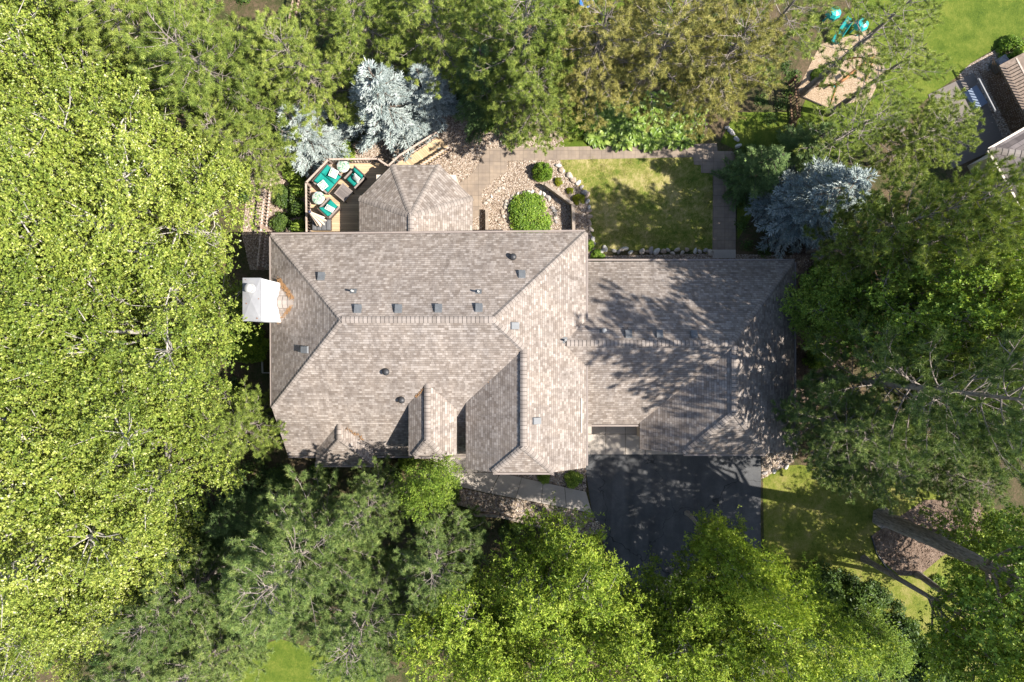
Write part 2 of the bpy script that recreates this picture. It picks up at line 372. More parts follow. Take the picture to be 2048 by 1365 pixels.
PTEAL = plain('teal_plastic', (.02, .34, .32), .1, 5, .4, .5)
PBLUE = plain('blue_plastic', (.01, .14, .5), .1, 5, .4, .5)
SWINGW = plain('orange_brown_timber', (.3, .14, .06), .25, 6, .8, .2)
NEEDLE = plain('fallen_orange_needles', (.22, .125, .06), .5, 30, .9, .1)
LATT = plain('dark_lattice', (.1, .06, .035), .3, 8, .8, .2)

# ------------------------------------------------------------------ the setting: ground sheets
def sheet(name, pts, z, mat, thick=0.0, kind='structure', label=None, world_pts=False):
    W = [Vector(p) if world_pts else P(p[0], p[1], 0) for p in pts]
    area = sum(W[i].x * W[(i + 1) % len(W)].y - W[(i + 1) % len(W)].x * W[i].y for i in range(len(W)))
    if area < 0: W = W[::-1]
    mb = MB()
    if thick: mb.prism([(w.x, w.y) for w in W], z - thick, z)
    else: mb.add([(w.x, w.y, z) for w in W], [tuple(range(len(W)))])
    return tag(mb.build(name, mat), label, None, None, kind)

g = sheet('ground', [(-160, -160), (160, -160), (160, 160), (-160, 160)], 0.0, GROUND, world_pts=False) if False else None
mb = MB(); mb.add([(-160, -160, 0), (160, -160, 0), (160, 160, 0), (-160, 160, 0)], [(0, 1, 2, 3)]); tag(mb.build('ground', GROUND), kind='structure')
GR1 = [(470, 300), (560, 255), (640, 300), (760, 250), (905, 215), (1060, 215), (1120, 255), (1130, 300), (1130, 330), (1165, 372), (1182, 410), (1186, 480), (1200, 512), (1430, 508), (1640, 512), (1640, 540), (500, 540), (484, 470), (494, 380)]
sheet('gravel_bed', GR1, .008, GRAVEL)
sheet('rear_lawn', [(1118, 318), (1388, 315), (1402, 331), (1402, 347), (1425, 347), (1425, 500), (1193, 502), (1182, 480), (1180, 440), (1177, 400), (1166, 378), (1148, 362), (1132, 346)], .02, LAWN)
sheet('grass_strip', [(1112, 288), (1150, 268), (1400, 265), (1400, 295), (1110, 296)], .014, LAWN_B)
PATH = [(971.8, 297.6), (1386, 289), (1433, 287), (1435, 303), (1471, 303), (1471, 516), (1424.5, 516), (1426, 347), (1402, 346), (1401.6, 331), (1388, 330), (1386, 315), (1014, 322.5), (1014, 343), (988, 360), (964, 384), (961.5, 430), (946, 440), (900, 420), (880, 384), (932, 360), (945, 346), (960, 325)]
sheet('paver_path', PATH, .035, PAVER, .03)
sheet('concrete_pad', [(1424.5, 500), (1471, 500), (1471, 517), (1424.5, 517)], .044, CONC)
# far lawns and beds
sheet('neighbour_lawn', [(1560, 330), (1600, 230), (1660, 60), (1780, -60), (2200, -160), (2200, 40), (2048, 76), (1992, 96), (1940, 128), (1920, 150), (1860, 192), (1800, 250), (1700, 320)], .012, LAWN_B)
sheet('north_lawn', [(700, -20), (1400, -60), (1400, 60), (700, 40)], .006, LAWN_B)
sheet('shade_lawn', [(1470, 225), (1580, 225), (1560, 340), (1475, 480), (1472, 300), (1440, 285)], .016, LAWN_B)
sheet('chip_playground', [(1590, 190), (1640, 90), (1740, 60), (1770, 140), (1740, 200), (1650, 215)], .02, CHIPS)
sheet('gravel_strip', [(1918, 150), (1940, 128), (1992, 100), (2060, 76), (2150, 60), (2150, 300), (1980, 300)], .022, GRAVEL)
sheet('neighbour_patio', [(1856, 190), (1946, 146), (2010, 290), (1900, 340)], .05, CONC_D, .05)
sheet('front_lawn', [(1525, 935), (1600, 930), (1800, 960), (2000, 1040), (2100, 1200), (2100, 1420), (1650, 1420), (1530, 1200)], .012, LAWN_D)
sheet('mulch_bed', [(1742, 1072), (1770, 1052), (1850, 1000), (1960, 1000), (1965, 1060), (1900, 1100), (1840, 1150), (1800, 1152), (1762, 1120)], .02, MULCH)
sheet('south_lawn', [(380, 1310), (430, 1286), (490, 1300), (560, 1278), (620, 1296), (690, 1262), (740, 1240), (770, 1300), (760, 1350), (800, 1420), (380, 1420)], .012, LAWN_B)
sheet('east_bed', [(1585, 500), (1690, 480), (1700, 700), (1600, 880), (1560, 900)], .016, MULCH)
# front: driveway, apron, walk
sheet('driveway', [(1166, 905), (1522, 905), (1521, 1060), (1530, 1420), (1290, 1420), (1215, 1110), (1184, 1026)], .03, ASPH, .03)
sheet('street', [(-250, 800), (20, 800), (118, 830), (118, 960), (40, 1080), (-250, 1100)], .02, ASPH, .02)
def slabs(name, quads, z, mat):
    for q in quads: pass
ap = MB()
def slab_row(mb, a0, a1, b0, b1, n, z, gap=.012):
    """split the strip between edge a0-a1 and edge b0-b1 into n slabs"""
    a0, a1, b0, b1 = [P(*q) for q in (a0, a1, b0, b1)]
    L = (a1 - a0).length
    for i in range(n):
        s0 = i / n + gap / L; s1 = (i + 1) / n - gap / L
        mb.prism([(q.x, q.y) for q in (b0.lerp(b1, s0), b0.lerp(b1, s1), a0.lerp(a1, s1), a0.lerp(a1, s0))], -.02, z)
slab_row(ap, (1172, 838), (1290, 838), (1172, 868), (1290, 868), 3, .05)
slab_row(ap, (1172, 869), (1290, 869), (1172, 909), (1290, 909), 3, .05)
slab_row(ap, (1290.5, 880), (1522, 880), (1290.5, 909), (1522, 909), 5, .05)
tag(ap.build('apron', CONC), kind='structure')
wk = MB()
slab_row(wk, (866, 900), (1000, 900), (868, 943), (1000, 945), 3, .06)
slab_row(wk, (868, 944), (1000, 946), (912, 972), (980, 987), 2, .055)
slab_row(wk, (1000.5, 946), (1172, 984), (980.5, 987), (1184, 1026), 4, .05)
tag(wk.build('walkway', CONC), kind='structure')
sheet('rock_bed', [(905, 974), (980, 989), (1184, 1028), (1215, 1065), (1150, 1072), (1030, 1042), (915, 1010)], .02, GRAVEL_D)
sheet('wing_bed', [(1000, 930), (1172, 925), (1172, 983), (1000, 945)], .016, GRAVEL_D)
sheet('corner_rocks', [(1523, 895), (1600, 885), (1585, 925), (1523, 958)], .02, GRAVEL_D)

def pebbles(name, poly, n, holes=(), smin=.03, smax=.075, z=.01, label=None, mat=STONE, pal=None):
    W = [P(*p) for p in poly]; hs = [[P(*p) for p in h] for h in holes]
    xs = [w.x for w in W]; ys = [w.y for w in W]
    x = R.uniform(min(xs), max(xs), n * 4); y = R.uniform(min(ys), max(ys), n * 4)
    ok = inpoly(x, y, W)
    for h in hs: ok &= ~inpoly(x, y, h)
    x, y = x[ok][:n], y[ok][:n]; m = len(x)
    phi = (1 + 5 ** .5) / 2
    iv = np.array([(-1, phi, 0), (1, phi, 0), (-1, -phi, 0), (1, -phi, 0), (0, -1, phi), (0, 1, phi), (0, -1, -phi), (0, 1, -phi), (phi, 0, -1), (phi, 0, 1), (-phi, 0, -1), (-phi, 0, 1)]) / 1.9
    fi = np.array([(0,11,5),(0,5,1),(0,1,7),(0,7,10),(0,10,11),(1,5,9),(5,11,4),(11,10,2),(10,7,6),(7,1,8),(3,9,4),(3,4,2),(3,2,6),(3,6,8),(3,8,9),(4,9,5),(2,4,11),(6,2,10),(8,6,7),(9,8,1)])
    s = R.uniform(smin, smax, (m, 1)) * R.uniform(.6, 1.25, (m, 3)); s[:, 2] *= .7
    a = R.uniform(0, 6.28, m); ca, sa = np.cos(a), np.sin(a)
    V = iv[None] * s[:, None, :] * R.uniform(.85, 1.15, (m, 12, 1))
    X = V[..., 0] * ca[:, None] - V[..., 1] * sa[:, None] + x[:, None]; Y = V[..., 0] * sa[:, None] + V[..., 1] * ca[:, None] + y[:, None]
    Z = V[..., 2] + z + s[:, 2:3] * .3
    V = np.stack([X, Y, Z], -1).reshape(-1, 3); Fi = (fi[None] + (np.arange(m) * 12)[:, None, None]).reshape(-1, 3)
    me = np_mesh(name, V, [Fi], mat, np.repeat(np.clip(R.beta(2, 2, m) + R.normal(0, .05, m), 0, 1) if pal is None else R.beta(*pal, m), 20))
    return tag(link(name, me), label, None, None, 'stuff')
LAWNP = [(1118, 318), (1388, 315), (1425, 347), (1425, 500), (1193, 502), (1182, 480), (1177, 400), (1148, 362)]
pebbles('gravel', GR1, 26000, [PATH, LAWNP], .02, .046)
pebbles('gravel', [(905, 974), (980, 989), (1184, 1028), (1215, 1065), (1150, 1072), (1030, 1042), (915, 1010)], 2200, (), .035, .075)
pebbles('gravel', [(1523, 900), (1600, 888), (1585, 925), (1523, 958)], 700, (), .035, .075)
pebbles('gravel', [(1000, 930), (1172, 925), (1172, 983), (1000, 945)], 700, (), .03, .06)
pebbles('gravel', [(1918, 150), (1940, 128), (1992, 100), (2060, 76), (2060, 160), (1980, 300)], 1600, (), .03, .05)
pebbles('bark_chips', [(1742, 1072), (1770, 1052), (1850, 1000), (1960, 1000), (1965, 1060), (1900, 1100), (1840, 1150), (1800, 1152), (1762, 1120)], 3000, (), .02, .06, mat=MULCH)

# ------------------------------------------------------------------ the house
house = tag(empty('house', (0, 0, 0)), 'sprawling family house with brown-grey shingled hip roofs, attached garage and white chimney', 'house')

def roof_obj(name, faces, mat, parent, thick=.16, soffit=True):
    """faces: lists of 3D points, counter-clockwise from above; a closed slab with shingle UVs"""
    vs = []; fs = []; uvs = []; key = {}
    def vid(p):
        k = tuple(round(c, 3) for c in p)
        if k not in key: key[k] = len(vs); vs.append(Vector(p))
        return key[k]
    top = []
    for f in faces:
        ids = [vid(p) for p in f]; top.append(ids)
    n = len(vs)
    edges = {}
    for ids in top:
        for i in range(len(ids)): edges[(ids[i], ids[(i + 1) % len(ids)])] = 1
    allv = vs + [v - Vector((0, 0, thick)) for v in vs]
    fl = []; luv = []
    for ids in top:
        pts = [vs[i] for i in ids]
        nr = Vector((0, 0, 0))
        for i in range(len(pts)):
            a, b = pts[i], pts[(i + 1) % len(pts)]
            nr += Vector(((a.y - b.y) * (a.z + b.z), (a.z - b.z) * (a.x + b.x), (a.x - b.x) * (a.y + b.y)))
        nr.normalize()
        if nr.z < 0: ids.reverse(); pts.reverse(); nr = -nr
        u = Vector((0, 0, 1)).cross(nr); u.normalize(); v = nr.cross(u)
        fl.append(tuple(ids)); luv.append([(p.dot(u), p.dot(v)) for p in pts])
    for ids in list(fl): fl.append(tuple(i + n for i in reversed(ids))); luv.append([(0, 0.03)] * len(ids))
    ed = {}
    for ids in fl[:len(top)]:
        for i in range(len(ids)): ed[(ids[i], ids[(i + 1) % len(ids)])] = 1
    for (a, b) in ed:
        if (b, a) not in ed: fl.append((b, a, a + n, b + n)); luv.append([(0, 0.03)] * 4)
    me = bpy.data.meshes.new(name); me.from_pydata([tuple(v) for v in allv], [], fl)
    ul = me.uv_layers.new(name='UVMap'); k = 0
    flat = [c for q in luv for c in q]
    for i, c in enumerate(flat): ul.data[i].uv = c
    me.materials.append(mat); me.update()
    return link(name, me, parent)

def caps(name, a, b, parent, na=None, nb=None, w=.165, exp=.21, drop=.72):
    """overlapping bent cap shingles along a ridge or hip from a (low/first) to b; drop = slope of the two sides"""
    a, b = Vector(a), Vector(b); d = b - a; L = d.length; d.normalize()
    side = d.cross(Vector((0, 0, 1))); side.normalize(); up = side.cross(d); up.normalize()
    V = []; Fq = []; T = []; n = max(1, int(L / exp)); step = L / n
    for i in range(n):
        p0 = a + d * (i * step + .022); p1 = a + d * ((i + 1) * step + .05)
        h0 = .032; h1 = .012
        k = len(V)
        for (p, h) in ((p0, h0), (p1, h1)):
            for (sx, dz) in ((-1, -drop), (-.3, -.2 * drop), (.3, -.2 * drop), (1, -drop)):
                V.append(p + side * (sx * w) + up * (h + dz * w + .02))
        for q in range(3): Fq.append((k + q, k + q + 1, k + q + 5, k + q + 4))
        lo = len(V)
        for q in range(4): V.append(V[k + q] - up * .035)
        for q in range(3): Fq.append((k + q + 1, k + q, lo + q, lo + q + 1))
        tn = R.uniform(.2, 1); T += [tn] * 3 + [0] * 3
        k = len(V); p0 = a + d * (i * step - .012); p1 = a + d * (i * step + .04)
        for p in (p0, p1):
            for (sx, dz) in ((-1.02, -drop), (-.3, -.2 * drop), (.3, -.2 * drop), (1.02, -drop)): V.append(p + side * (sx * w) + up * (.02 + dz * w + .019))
        for q in range(3): Fq.append((k + q, k + q + 1, k + q + 5, k + q + 4)); T.append(-.35)  # dark strip between caps: shadow band under each one, painted into the tint
    me = np_mesh(name, np.array([tuple(v) for v in V]), [np.array(Fq)], CAP, T)
    return link(name, me, parent)

# --- main roof
NW, NE = (-13.16, 5.78, 5.46), (4.03, 5.94, 5.46)
RW, RE = (-8.42, 1.05, 9.0), (-.96, 1.05, 9.0)
J, K = (.59, -.42, 7.91), (.59, -5.39, 7.91)
SWm, SWl = (-13.08, -3.65, 5.52), (-12.92, -6.62, 3.32)
Vv = (-2.5, -3.34, 5.75)
EJ, WJ = (2.18, -6.9, 6.8), (-1.0, -6.9, 6.8)
main = roof_obj('roof', [
    [NW, NE, RE, RW], [NW, RW, SWm], [RW, RE, J, Vv, (-2.15, -6.62, 3.32), SWl, SWm],
    [NE, (4.03, -6.9, 5.5), EJ, K, J, RE], [K, EJ, WJ], [J, K, WJ, (-2.5, -6.9, 5.75), Vv]], SH, house)
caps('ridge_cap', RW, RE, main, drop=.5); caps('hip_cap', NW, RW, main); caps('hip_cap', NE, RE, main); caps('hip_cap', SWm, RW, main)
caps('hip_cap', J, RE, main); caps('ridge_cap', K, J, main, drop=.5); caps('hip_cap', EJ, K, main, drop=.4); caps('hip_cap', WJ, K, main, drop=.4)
# --- front dormer, clipped gable
D0, D1 = (-4.48, -1.9, 6.55), (-4.48, -5.25, 6.55)
dr = roof_obj('dormer_roof', [
    [D0, D1, (-5.25, -6.2, 5.98), (-5.6, -6.2, 5.72), (-5.6, -1.9, 5.72)],
    [D1, D0, (-3.02, -1.9, 5.47), (-3.02, -6.2, 5.47), (-3.71, -6.2, 5.98)],
    [D1, (-3.71, -6.2, 5.98), (-5.25, -6.2, 5.98)]], SH, house)
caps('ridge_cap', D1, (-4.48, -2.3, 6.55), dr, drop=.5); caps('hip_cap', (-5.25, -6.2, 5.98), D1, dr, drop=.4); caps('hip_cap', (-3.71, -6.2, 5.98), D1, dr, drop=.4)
# --- bay roof
B0, B1 = (-9.6, -4.2, 4.84), (-9.6, -5.45, 4.84)
by = roof_obj('bay_roof', [
    [B0, B1, (-11.25, -7.1, 3.56), (-11.25, -4.2, 3.56)], [B1, B0, (-7.95, -4.2, 3.56), (-7.95, -7.1, 3.56)],
    [B1, (-7.95, -7.1, 3.56), (-11.25, -7.1, 3.56)]], SH, house)
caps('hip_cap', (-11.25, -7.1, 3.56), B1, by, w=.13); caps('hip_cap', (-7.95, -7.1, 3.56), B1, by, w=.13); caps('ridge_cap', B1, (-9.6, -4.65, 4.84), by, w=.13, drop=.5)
# --- garage roof
GR, J2, K2 = (11.73, -.12, 6.4), (11.9, -.29, 6.27), (11.9, -3.81, 6.27)
GNE = (16.46, 4.66, 2.87)
Vg = (7.45, -4.74, 2.95); WJ2, EJ2 = (9.6, -6.3, 4.55), (14.2, -6.3, 4.55)
gr = roof_obj('garage_roof', [
    [(2.72, -.12, 6.4), GR, GNE, (3.6, 4.62, 2.87), (3.6, 1.0, 5.56), (2.72, .6, 5.86)],
    [GNE, GR, J2, K2, EJ2, (16.46, -6.3, 2.87)],
    [GR, (2.72, -.12, 6.4), (2.72, -1.0, 5.74), (3.6, -1.4, 5.45), (3.6, -4.86, 2.87), (7.4, -4.86, 2.87), Vg, J2],
    [J2, Vg, (7.45, -6.3, 2.95), WJ2, K2], [K2, WJ2, EJ2]], SH, house)
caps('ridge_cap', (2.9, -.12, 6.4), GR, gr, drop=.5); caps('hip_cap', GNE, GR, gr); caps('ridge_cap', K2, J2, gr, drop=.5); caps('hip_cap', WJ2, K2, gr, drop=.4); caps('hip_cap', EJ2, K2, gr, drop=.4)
# --- sunroom roof (half octagon)
cx, cy, zr, ze = -5.53, 6.87, 5.32, 3.45; r = 3.26; q = r * math.tan(math.pi / 8)
oc = [(cx - r, cy - q, ze), (cx - r, cy + q, ze), (cx - q, cy + r, ze), (cx + q, cy + r, ze), (cx + r, cy + q, ze), (cx + r, cy - q, ze)]
oc[0] = (cx - r, 5.0, ze); oc[5] = (cx + r, 5.0, ze)
apx = (cx, cy, zr); bk = (cx, 5.0, zr)
sr = roof_obj('sunroom_roof', [[oc[0], bk, apx, oc[1]], [oc[1], apx, oc[2]], [oc[2], apx, oc[3]], [oc[3], apx, oc[4]], [oc[4], apx, bk, oc[5]]], SH, house)
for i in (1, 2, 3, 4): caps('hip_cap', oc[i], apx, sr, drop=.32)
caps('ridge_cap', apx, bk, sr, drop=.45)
# --- walls
wl_ = MB()
wl_.box((-4.75, 1.45, 2.6), (15.9, 7.7, 5.2)); wl_.box((-7.5, -4.3, 1.45), (10.4, 3.8, 2.9)); wl_.box((.75, -4.45, 2.78), (5.5, 4.1, 5.56)); wl_.box((-4.35, -5.4, 4.2), (2.1, 1.2, 3.0)); wl_.box((-9.6, -5.9, 1.75), (2.6, 1.7, 3.5))
wl_.box((-5.53, 7.1, 1.65), (4.6, 5.0, 3.3)); wl_.build('wall', WALL, house)
gw = MB(); gw.box((9.8, 1.6, 1.35), (12.4, 5.6, 2.7)); gw.box((9.8, -1.9, 1.35), (12.4, 5.0, 2.7)); gw.box((12.0, -4.6, 1.4), (8.4, 2.6, 2.8)); gw.build('garage_wall', WALL, house)
for i, (x0, x1, y) in enumerate(((4.5, 7.0, -4.43), (8.4, 11.6, -5.93), (12.2, 15.6, -5.93))):
    m = MB(); m.box(((x0 + x1) / 2, y, 1.1), (x1 - x0, .06, 2.2))
    gd = m.build('garage_door', GARAGE, house)
    k = MB(); k.box(((x0 + x1) / 2, y - .05, .9), (.25, .04, .05)); k.build('handle', BLACK, gd)
for (x, y, z, sx, sy) in ((-9.6, -6.78, 2.2, 1.8, .06), (-4.35, -6.02, 4.9, 1.2, .05), (.8, -6.53, 3.2, 1.8, .06), (-9, 5.43, 3.8, 1.8, .06), (1.5, 5.43, 3.8, 1.6, .06), (10, 4.43, 1.6, 1.5, .06)):
    m = MB(); m.box((x, y, z), (sx, sy, 1.2)); wv = m.build('window', GLASS, house)
    f = MB(); f.box((x, y, z + .65), (sx + .2, sy + .05, .1)); f.build('lintel', WHITE, wv); f = MB(); f.box((x, y, z - .65), (sx + .2, sy + .05, .1)); f.build('sill', WHITE, wv)
m = MB(); m.box((-2.6, -5.62, 1.1), (1.0, .08, 2.1)); fd = m.build('front_door', DWOOD, house)
m = MB(); m.box((-2.28, -5.68, 1.05), (.05, .06, .12)); m.build('handle', METAL, fd)
# gutters
gt = MB()
for a, b in (((-13.16, 5.86, 5.4), (4.0, 6.02, 5.4)), ((3.7, 4.74, 2.8), (16.5, 4.74, 2.8)), ((-12.9, -6.7, 3.25), (-11.3, -6.7, 3.25)), ((-11.3, -7.18, 3.5), (-7.9, -7.18, 3.5)), ((-7.8, -6.7, 3.25), (-2.2, -6.7, 3.25)), ((-5.25, -6.28, 5.9), (-3.7, -6.28, 5.9)), ((-1.0, -6.98, 6.72), (2.2, -6.98, 6.72)), ((9.6, -6.38, 4.47), (14.2, -6.38, 4.47)), ((3.7, -4.94, 2.8), (7.4, -4.94, 2.8)), ((-13.2, 5.7, 5.4), (-13.14, -3.6, 5.42)), ((16.54, 4.6, 2.8), (16.54, -6.2, 2.8)), ((4.1, 5.9, 5.4), (4.1, -6.8, 5.4))):
    a, b = Vector(a), Vector(b); d = b - a; gt.box((a + b) / 2, (d.length, .1, .11), math.atan2(d.y, d.x))
gt.build('gutter', plain('brown_gutter', (.2, .165, .145), .1, 3, .6, .3), house)
# chimney
zt = 9.0
cx0, cx1, cy0, cy1 = -13.3, -12.4, .98, 3.12
m = MB(); m.box(((cx0 + cx1) / 2, (cy0 + cy1) / 2, zt / 2 - .05), (cx1 - cx0 - .04, cy1 - cy0 - .04, zt - .1)); ch = m.build('chimney', WHITE, house)
m = MB(); mx_, my_ = (cx0 + cx1) / 2, (cy0 + cy1) / 2
m.add([(cx0, cy0, zt - .12), (cx1, cy0, zt - .12), (cx1, cy1, zt - .12), (cx0, cy1, zt - .12), (cx0, cy0, zt), (cx1, cy0, zt), (cx1, cy1, zt), (cx0, cy1, zt), (mx_, my_, zt + .1)],
      [(0, 1, 5, 4), (1, 2, 6, 5), (2, 3, 7, 6), (3, 0, 4, 7), (4, 5, 8), (5, 6, 8), (6, 7, 8), (7, 4, 8), (3, 2, 1, 0)])
m.build('chimney_cap', METAL, ch)
fx, fy = P(500, 577, 9.2).x, P(500, 577, 9.2).y
m = MB(); m.lathe([(.23, .0), (.23, .1), (.2, .1), (.2, .34), (.215, .34), (.215, .38), (.0, .42)], 24, (fx, fy, zt + .03)); m.build('flue', PIPE, ch, True)
for (px, py, rr) in ((493, 607.5, .045), (514, 637, .035), (491, 597, .02), (517, 598, .03), (491, 560, .02), (493, 637, .02)):
    m = MB(); w = P(px, py, 9.03); m.lathe([(rr, 0), (rr * .6, .05 if rr > .03 else .035)], 10, (w.x, w.y, zt + .02)); m.build('cap_rivet', RUST, ch)
zw = 15.298 + .748 * cx1
crk = roof_obj('cricket', [[(cx1, cy1, zw + .02), (cx1, my_, zw + .66), (cx1 + .9, my_, zw + .68)], [(cx1, my_, zw + .66), (cx1, cy0, zw + .02), (cx1 + .9, my_, zw + .68)]], SH, house, .1)
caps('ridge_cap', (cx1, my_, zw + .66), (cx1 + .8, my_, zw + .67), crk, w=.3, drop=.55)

# roof vents and pipes
PL = dict(N=(9.777, 0, -.74), S=(8.223, 0, .74), W=(15.298, .748, 0), E=(8.321, -.7, 0), GN=(6.31, 0, -.746), GS=(6.49, 0, .746))
def on_roof(px, py, pl):
    a, b, c = PL[pl]; kx, ky = (px - 1024) / F, -(py - 682.5) / F; mm = b * kx + c * ky
    z = (a + mm * H) / (1 + mm); p = P(px, py, z)
    n = Vector((-b, -c, 1)).normalized(); up = Vector((b, c, b * b + c * c)).normalized()   # up-slope
    M = Matrix.Translation(p) @ Matrix((up.cross(n), up, n)).transposed().to_4x4()
    return p, M
for px, py, pl in ((643, 556, 'N'), (1044, 552, 'N'), (716, 621, 'N'), (797, 621, 'N'), (877, 620, 'N'), (958, 619, 'N'), (613, 700, 'W'), (1027, 652, 'E'), (1071, 842, 'E'), (1257, 671, 'GN'), (1319, 671, 'GN'), (1388, 671, 'GN')):
    p, M = on_roof(px, py, pl); rf = gr if pl[0] == 'G' else main
    m = MB(); m.add([M @ Vector(v) for v in ((-.19, -.2, .02), (.19, -.2, .02), (.19, .2, .02), (-.19, .2, .02), (-.17, -.22, .2), (.17, -.22, .2), (.17, .16, .09), (-.17, .16, .09))],
                    [(3, 2, 1, 0), (4, 5, 6, 7), (0, 1, 5, 4), (1, 2, 6, 5), (2, 3, 7, 6), (3, 0, 4, 7)])
    v = m.build('roof_vent', VENTL if pl == 'E' else VENT, rf)
for px, py, pl in ((1026, 515, 'N'), (773, 744, 'S'), (804, 800, 'S')):
    p, M = on_roof(px, py, pl); m = MB()
    m.lathe([(.07, -.05), (.07, .16), (.17, .16), (.19, .2), (.15, .27), (.06, .31), (.0, .32)], 16, p); m.build('turtle_vent', BLACK, gr if pl[0] == 'G' else main, True)
for px, py, pl in ((707, 583, 'N'), (957, 584, 'N'), (1130, 681, 'E'), (1205, 662, 'GN')):
    p, M = on_roof(px, py, pl); m = MB(); tall = .75 if pl == 'GN' else .42
    m.lathe([(.055, -.1), (.055, tall), (.03, tall), (.03, tall - .05)], 12, p)
    if pl == 'GN': m.lathe([(.12, tall), (.13, tall + .04), (.04, tall + .12), (0, tall + .13)], 14, p)
    pp = m.build('vent_pipe', PIPE, gr if pl[0] == 'G' else main, True)
    f = MB(); f.box((0, 0, .012), (.32, .3, .02), M=M); f.lathe([(.1, -.03), (.06, .12)], 12, p); f.build('flashing', VENT, main if pl[0] != 'G' else gr)
a, _ = on_roof(1163, 797, 'E'); b, _ = on_roof(1163, 866, 'E'); m = MB(); d = b - a
m.box((a + b) / 2 + Vector((0, 0, .04)), (d.length, .07, .06), math.atan2(d.y, d.x)); m.build('rain_diverter', TRIM, main)

# fallen needles in the valleys
def litter(name, segs, label):
    V = []; T = []
    for (a, b, n, w) in segs:
        a, b = np.array(a), np.array(b)
        tt = R.uniform(0, 1, n)[:, None]; c = a + (b - a) * tt + R.normal(0, w, (n, 3)) * np.array([1, 1, 0])
        c[:, 2] += R.uniform(.02, .05, n)
        an = R.uniform(0, 6.28, n); L = R.uniform(.03, .08, n)
        dx = np.stack([np.cos(an) * L, np.sin(an) * L, np.zeros(n)], 1); dy = np.stack([-np.sin(an), np.cos(an), np.zeros(n)], 1) * .012
        V.append(np.stack([c - dx - dy, c + dx - dy, c + dx + dy, c - dx + dy], 1).reshape(-1, 3))
    V = np.concatenate(V); Fi = np.arange(len(V)).reshape(-1, 4)
    return tag(link(name, np_mesh(name, V, [Fi], NEEDLE)), label, None, None, 'stuff')
def rp(px, py, pl): return tuple(on_roof(px, py, pl)[0] + Vector((0, 0, .03)))
segs = [(rp(559, 560, 'W'), rp(586, 598, 'W'), 330, .07), (rp(559, 642, 'W'), rp(584, 610, 'W'), 330, .07), (rp(986, 762, 'S'), rp(965, 785, 'S'), 60, .04), (rp(850, 775, 'S'), rp(832, 795, 'S'), 40, .03), (rp(690, 853, 'S'), rp(728, 880, 'S'), 40, .08), (rp(1010, 740, 'S'), rp(940, 815, 'S'), 120, .02)]
litter('fallen_needles', segs, 'orange fallen pine needles drifted into the roof valleys')

# ------------------------------------------------------------------ deck, stairs, furniture
ZD = 1.6
rc = [P(613.5, 470, 2.55), P(612, 366, 2.55), P(657, 319, 2.55), P(755, 318, 2.55), P(776.6, 332.3, 2.55)]
rc = [Vector((p.x, p.y, 0)) for p in rc]
S0, S1 = Vector((-7.28, 10.3, 0)), Vector((-4.62, 12.77, 0)); sd = (S1 - S0).normalized(); sn = Vector((sd.y, -sd.x, 0))
deck = tag(empty('deck', (rc[0].x, rc[0].y, 0)), 'raised wooden deck with angled railing and steps down to the gravel', 'deck')
def dk(mb, name, mat, **k):
    o = mb.build(name, mat, deck, **k); o.matrix_parent_inverse = Matrix.Translation(-deck.location); return o
m = MB(); land = S0 + sd * .9
pl_ = [(-8.4, 5.3), (-8.4, 8.2), (-6.95, 9.65), (-6.3, 9.65)]
e1 = S0 + sn * 1.2
pts = [(rc[0].x, 5.3), (-6.2, 5.3), (-6.2, 9.4), (e1.x, e1.y), (e1.x + sd.x * .9, e1.y + sd.y * .9), (land.x, land.y), (S0.x, S0.y), (rc[3].x, rc[3].y), (rc[2].x, rc[2].y), (rc[1].x, rc[1].y)]
m.prism(pts, ZD - .12, ZD); dk(m, 'deck_floor', DECKW)
for p in (rc[0], rc[1], rc[2], rc[3], rc[4]): m = MB(); m.box((p.x, p.y, ZD / 2 - .06), (.14, .14, ZD - .13)); dk(m, 'support_post', BALW)
rl = MB(); lo = MB(); bals = []
run = rc + [S0]
def rail(a, b, za, zb, n=None, first=True):
    a, b = Vector(a), Vector(b); d = b - a; L = d.length; an = math.atan2(d.y, d.x)
    sl_ = math.atan2(zb - za, L)
    mid = (a + b) / 2; LL = math.hypot(L, zb - za)
    rl.box((mid.x, mid.y, (za + zb) / 2 + .95), (LL + .06, .1, .04), an, -sl_)
    rl.box((mid.x, mid.y, (za + zb) / 2 + .86), (LL, .045, .08), an, -sl_)
    rl.box((mid.x, mid.y, (za + zb) / 2 + .1), (LL, .045, .08), an, -sl_)
    n = n or max(2, int(L / .17))
    for i in range(n):
        s = (i + .5) / n; p = a + d * s; bals.append((p.x, p.y, za + (zb - za) * s + .48, an))
    for p, z in ((a, za), (b, zb)):
        lo = MB(); lo.box((p.x, p.y, z + .46), (.085, .085, .94), an); dk(lo, 'rail_post', RAILW)
rail((rc[0].x, 5.4, 0), rc[1], ZD, ZD); rail(rc[1], rc[2], ZD, ZD); rail(rc[2], rc[3], ZD, ZD); rail(rc[3], rc[4], ZD, ZD)
rail(S0 + sd * .05, land, ZD, ZD, 4); rail(land, S1, ZD, 0.0, 14)
rail(land + sn * 1.2, S1 + sn * 1.2, ZD, 0.0, 14)
railing = dk(rl, 'railing', RAILW)
bm_ = MB().box((0, 0, 0), (.045, .045, .78)).mesh('baluster', BALW)
for i, (x, y, z, an) in enumerate(bals):
    o = link('baluster', bm_, deck); o.location = (x - deck.location.x, y - deck.location.y, z); o.rotation_euler.z = an
m = MB(); st = MB()
n = 8; tl = ((S1 - land).length) / n; an = math.atan2(sd.y, sd.x)
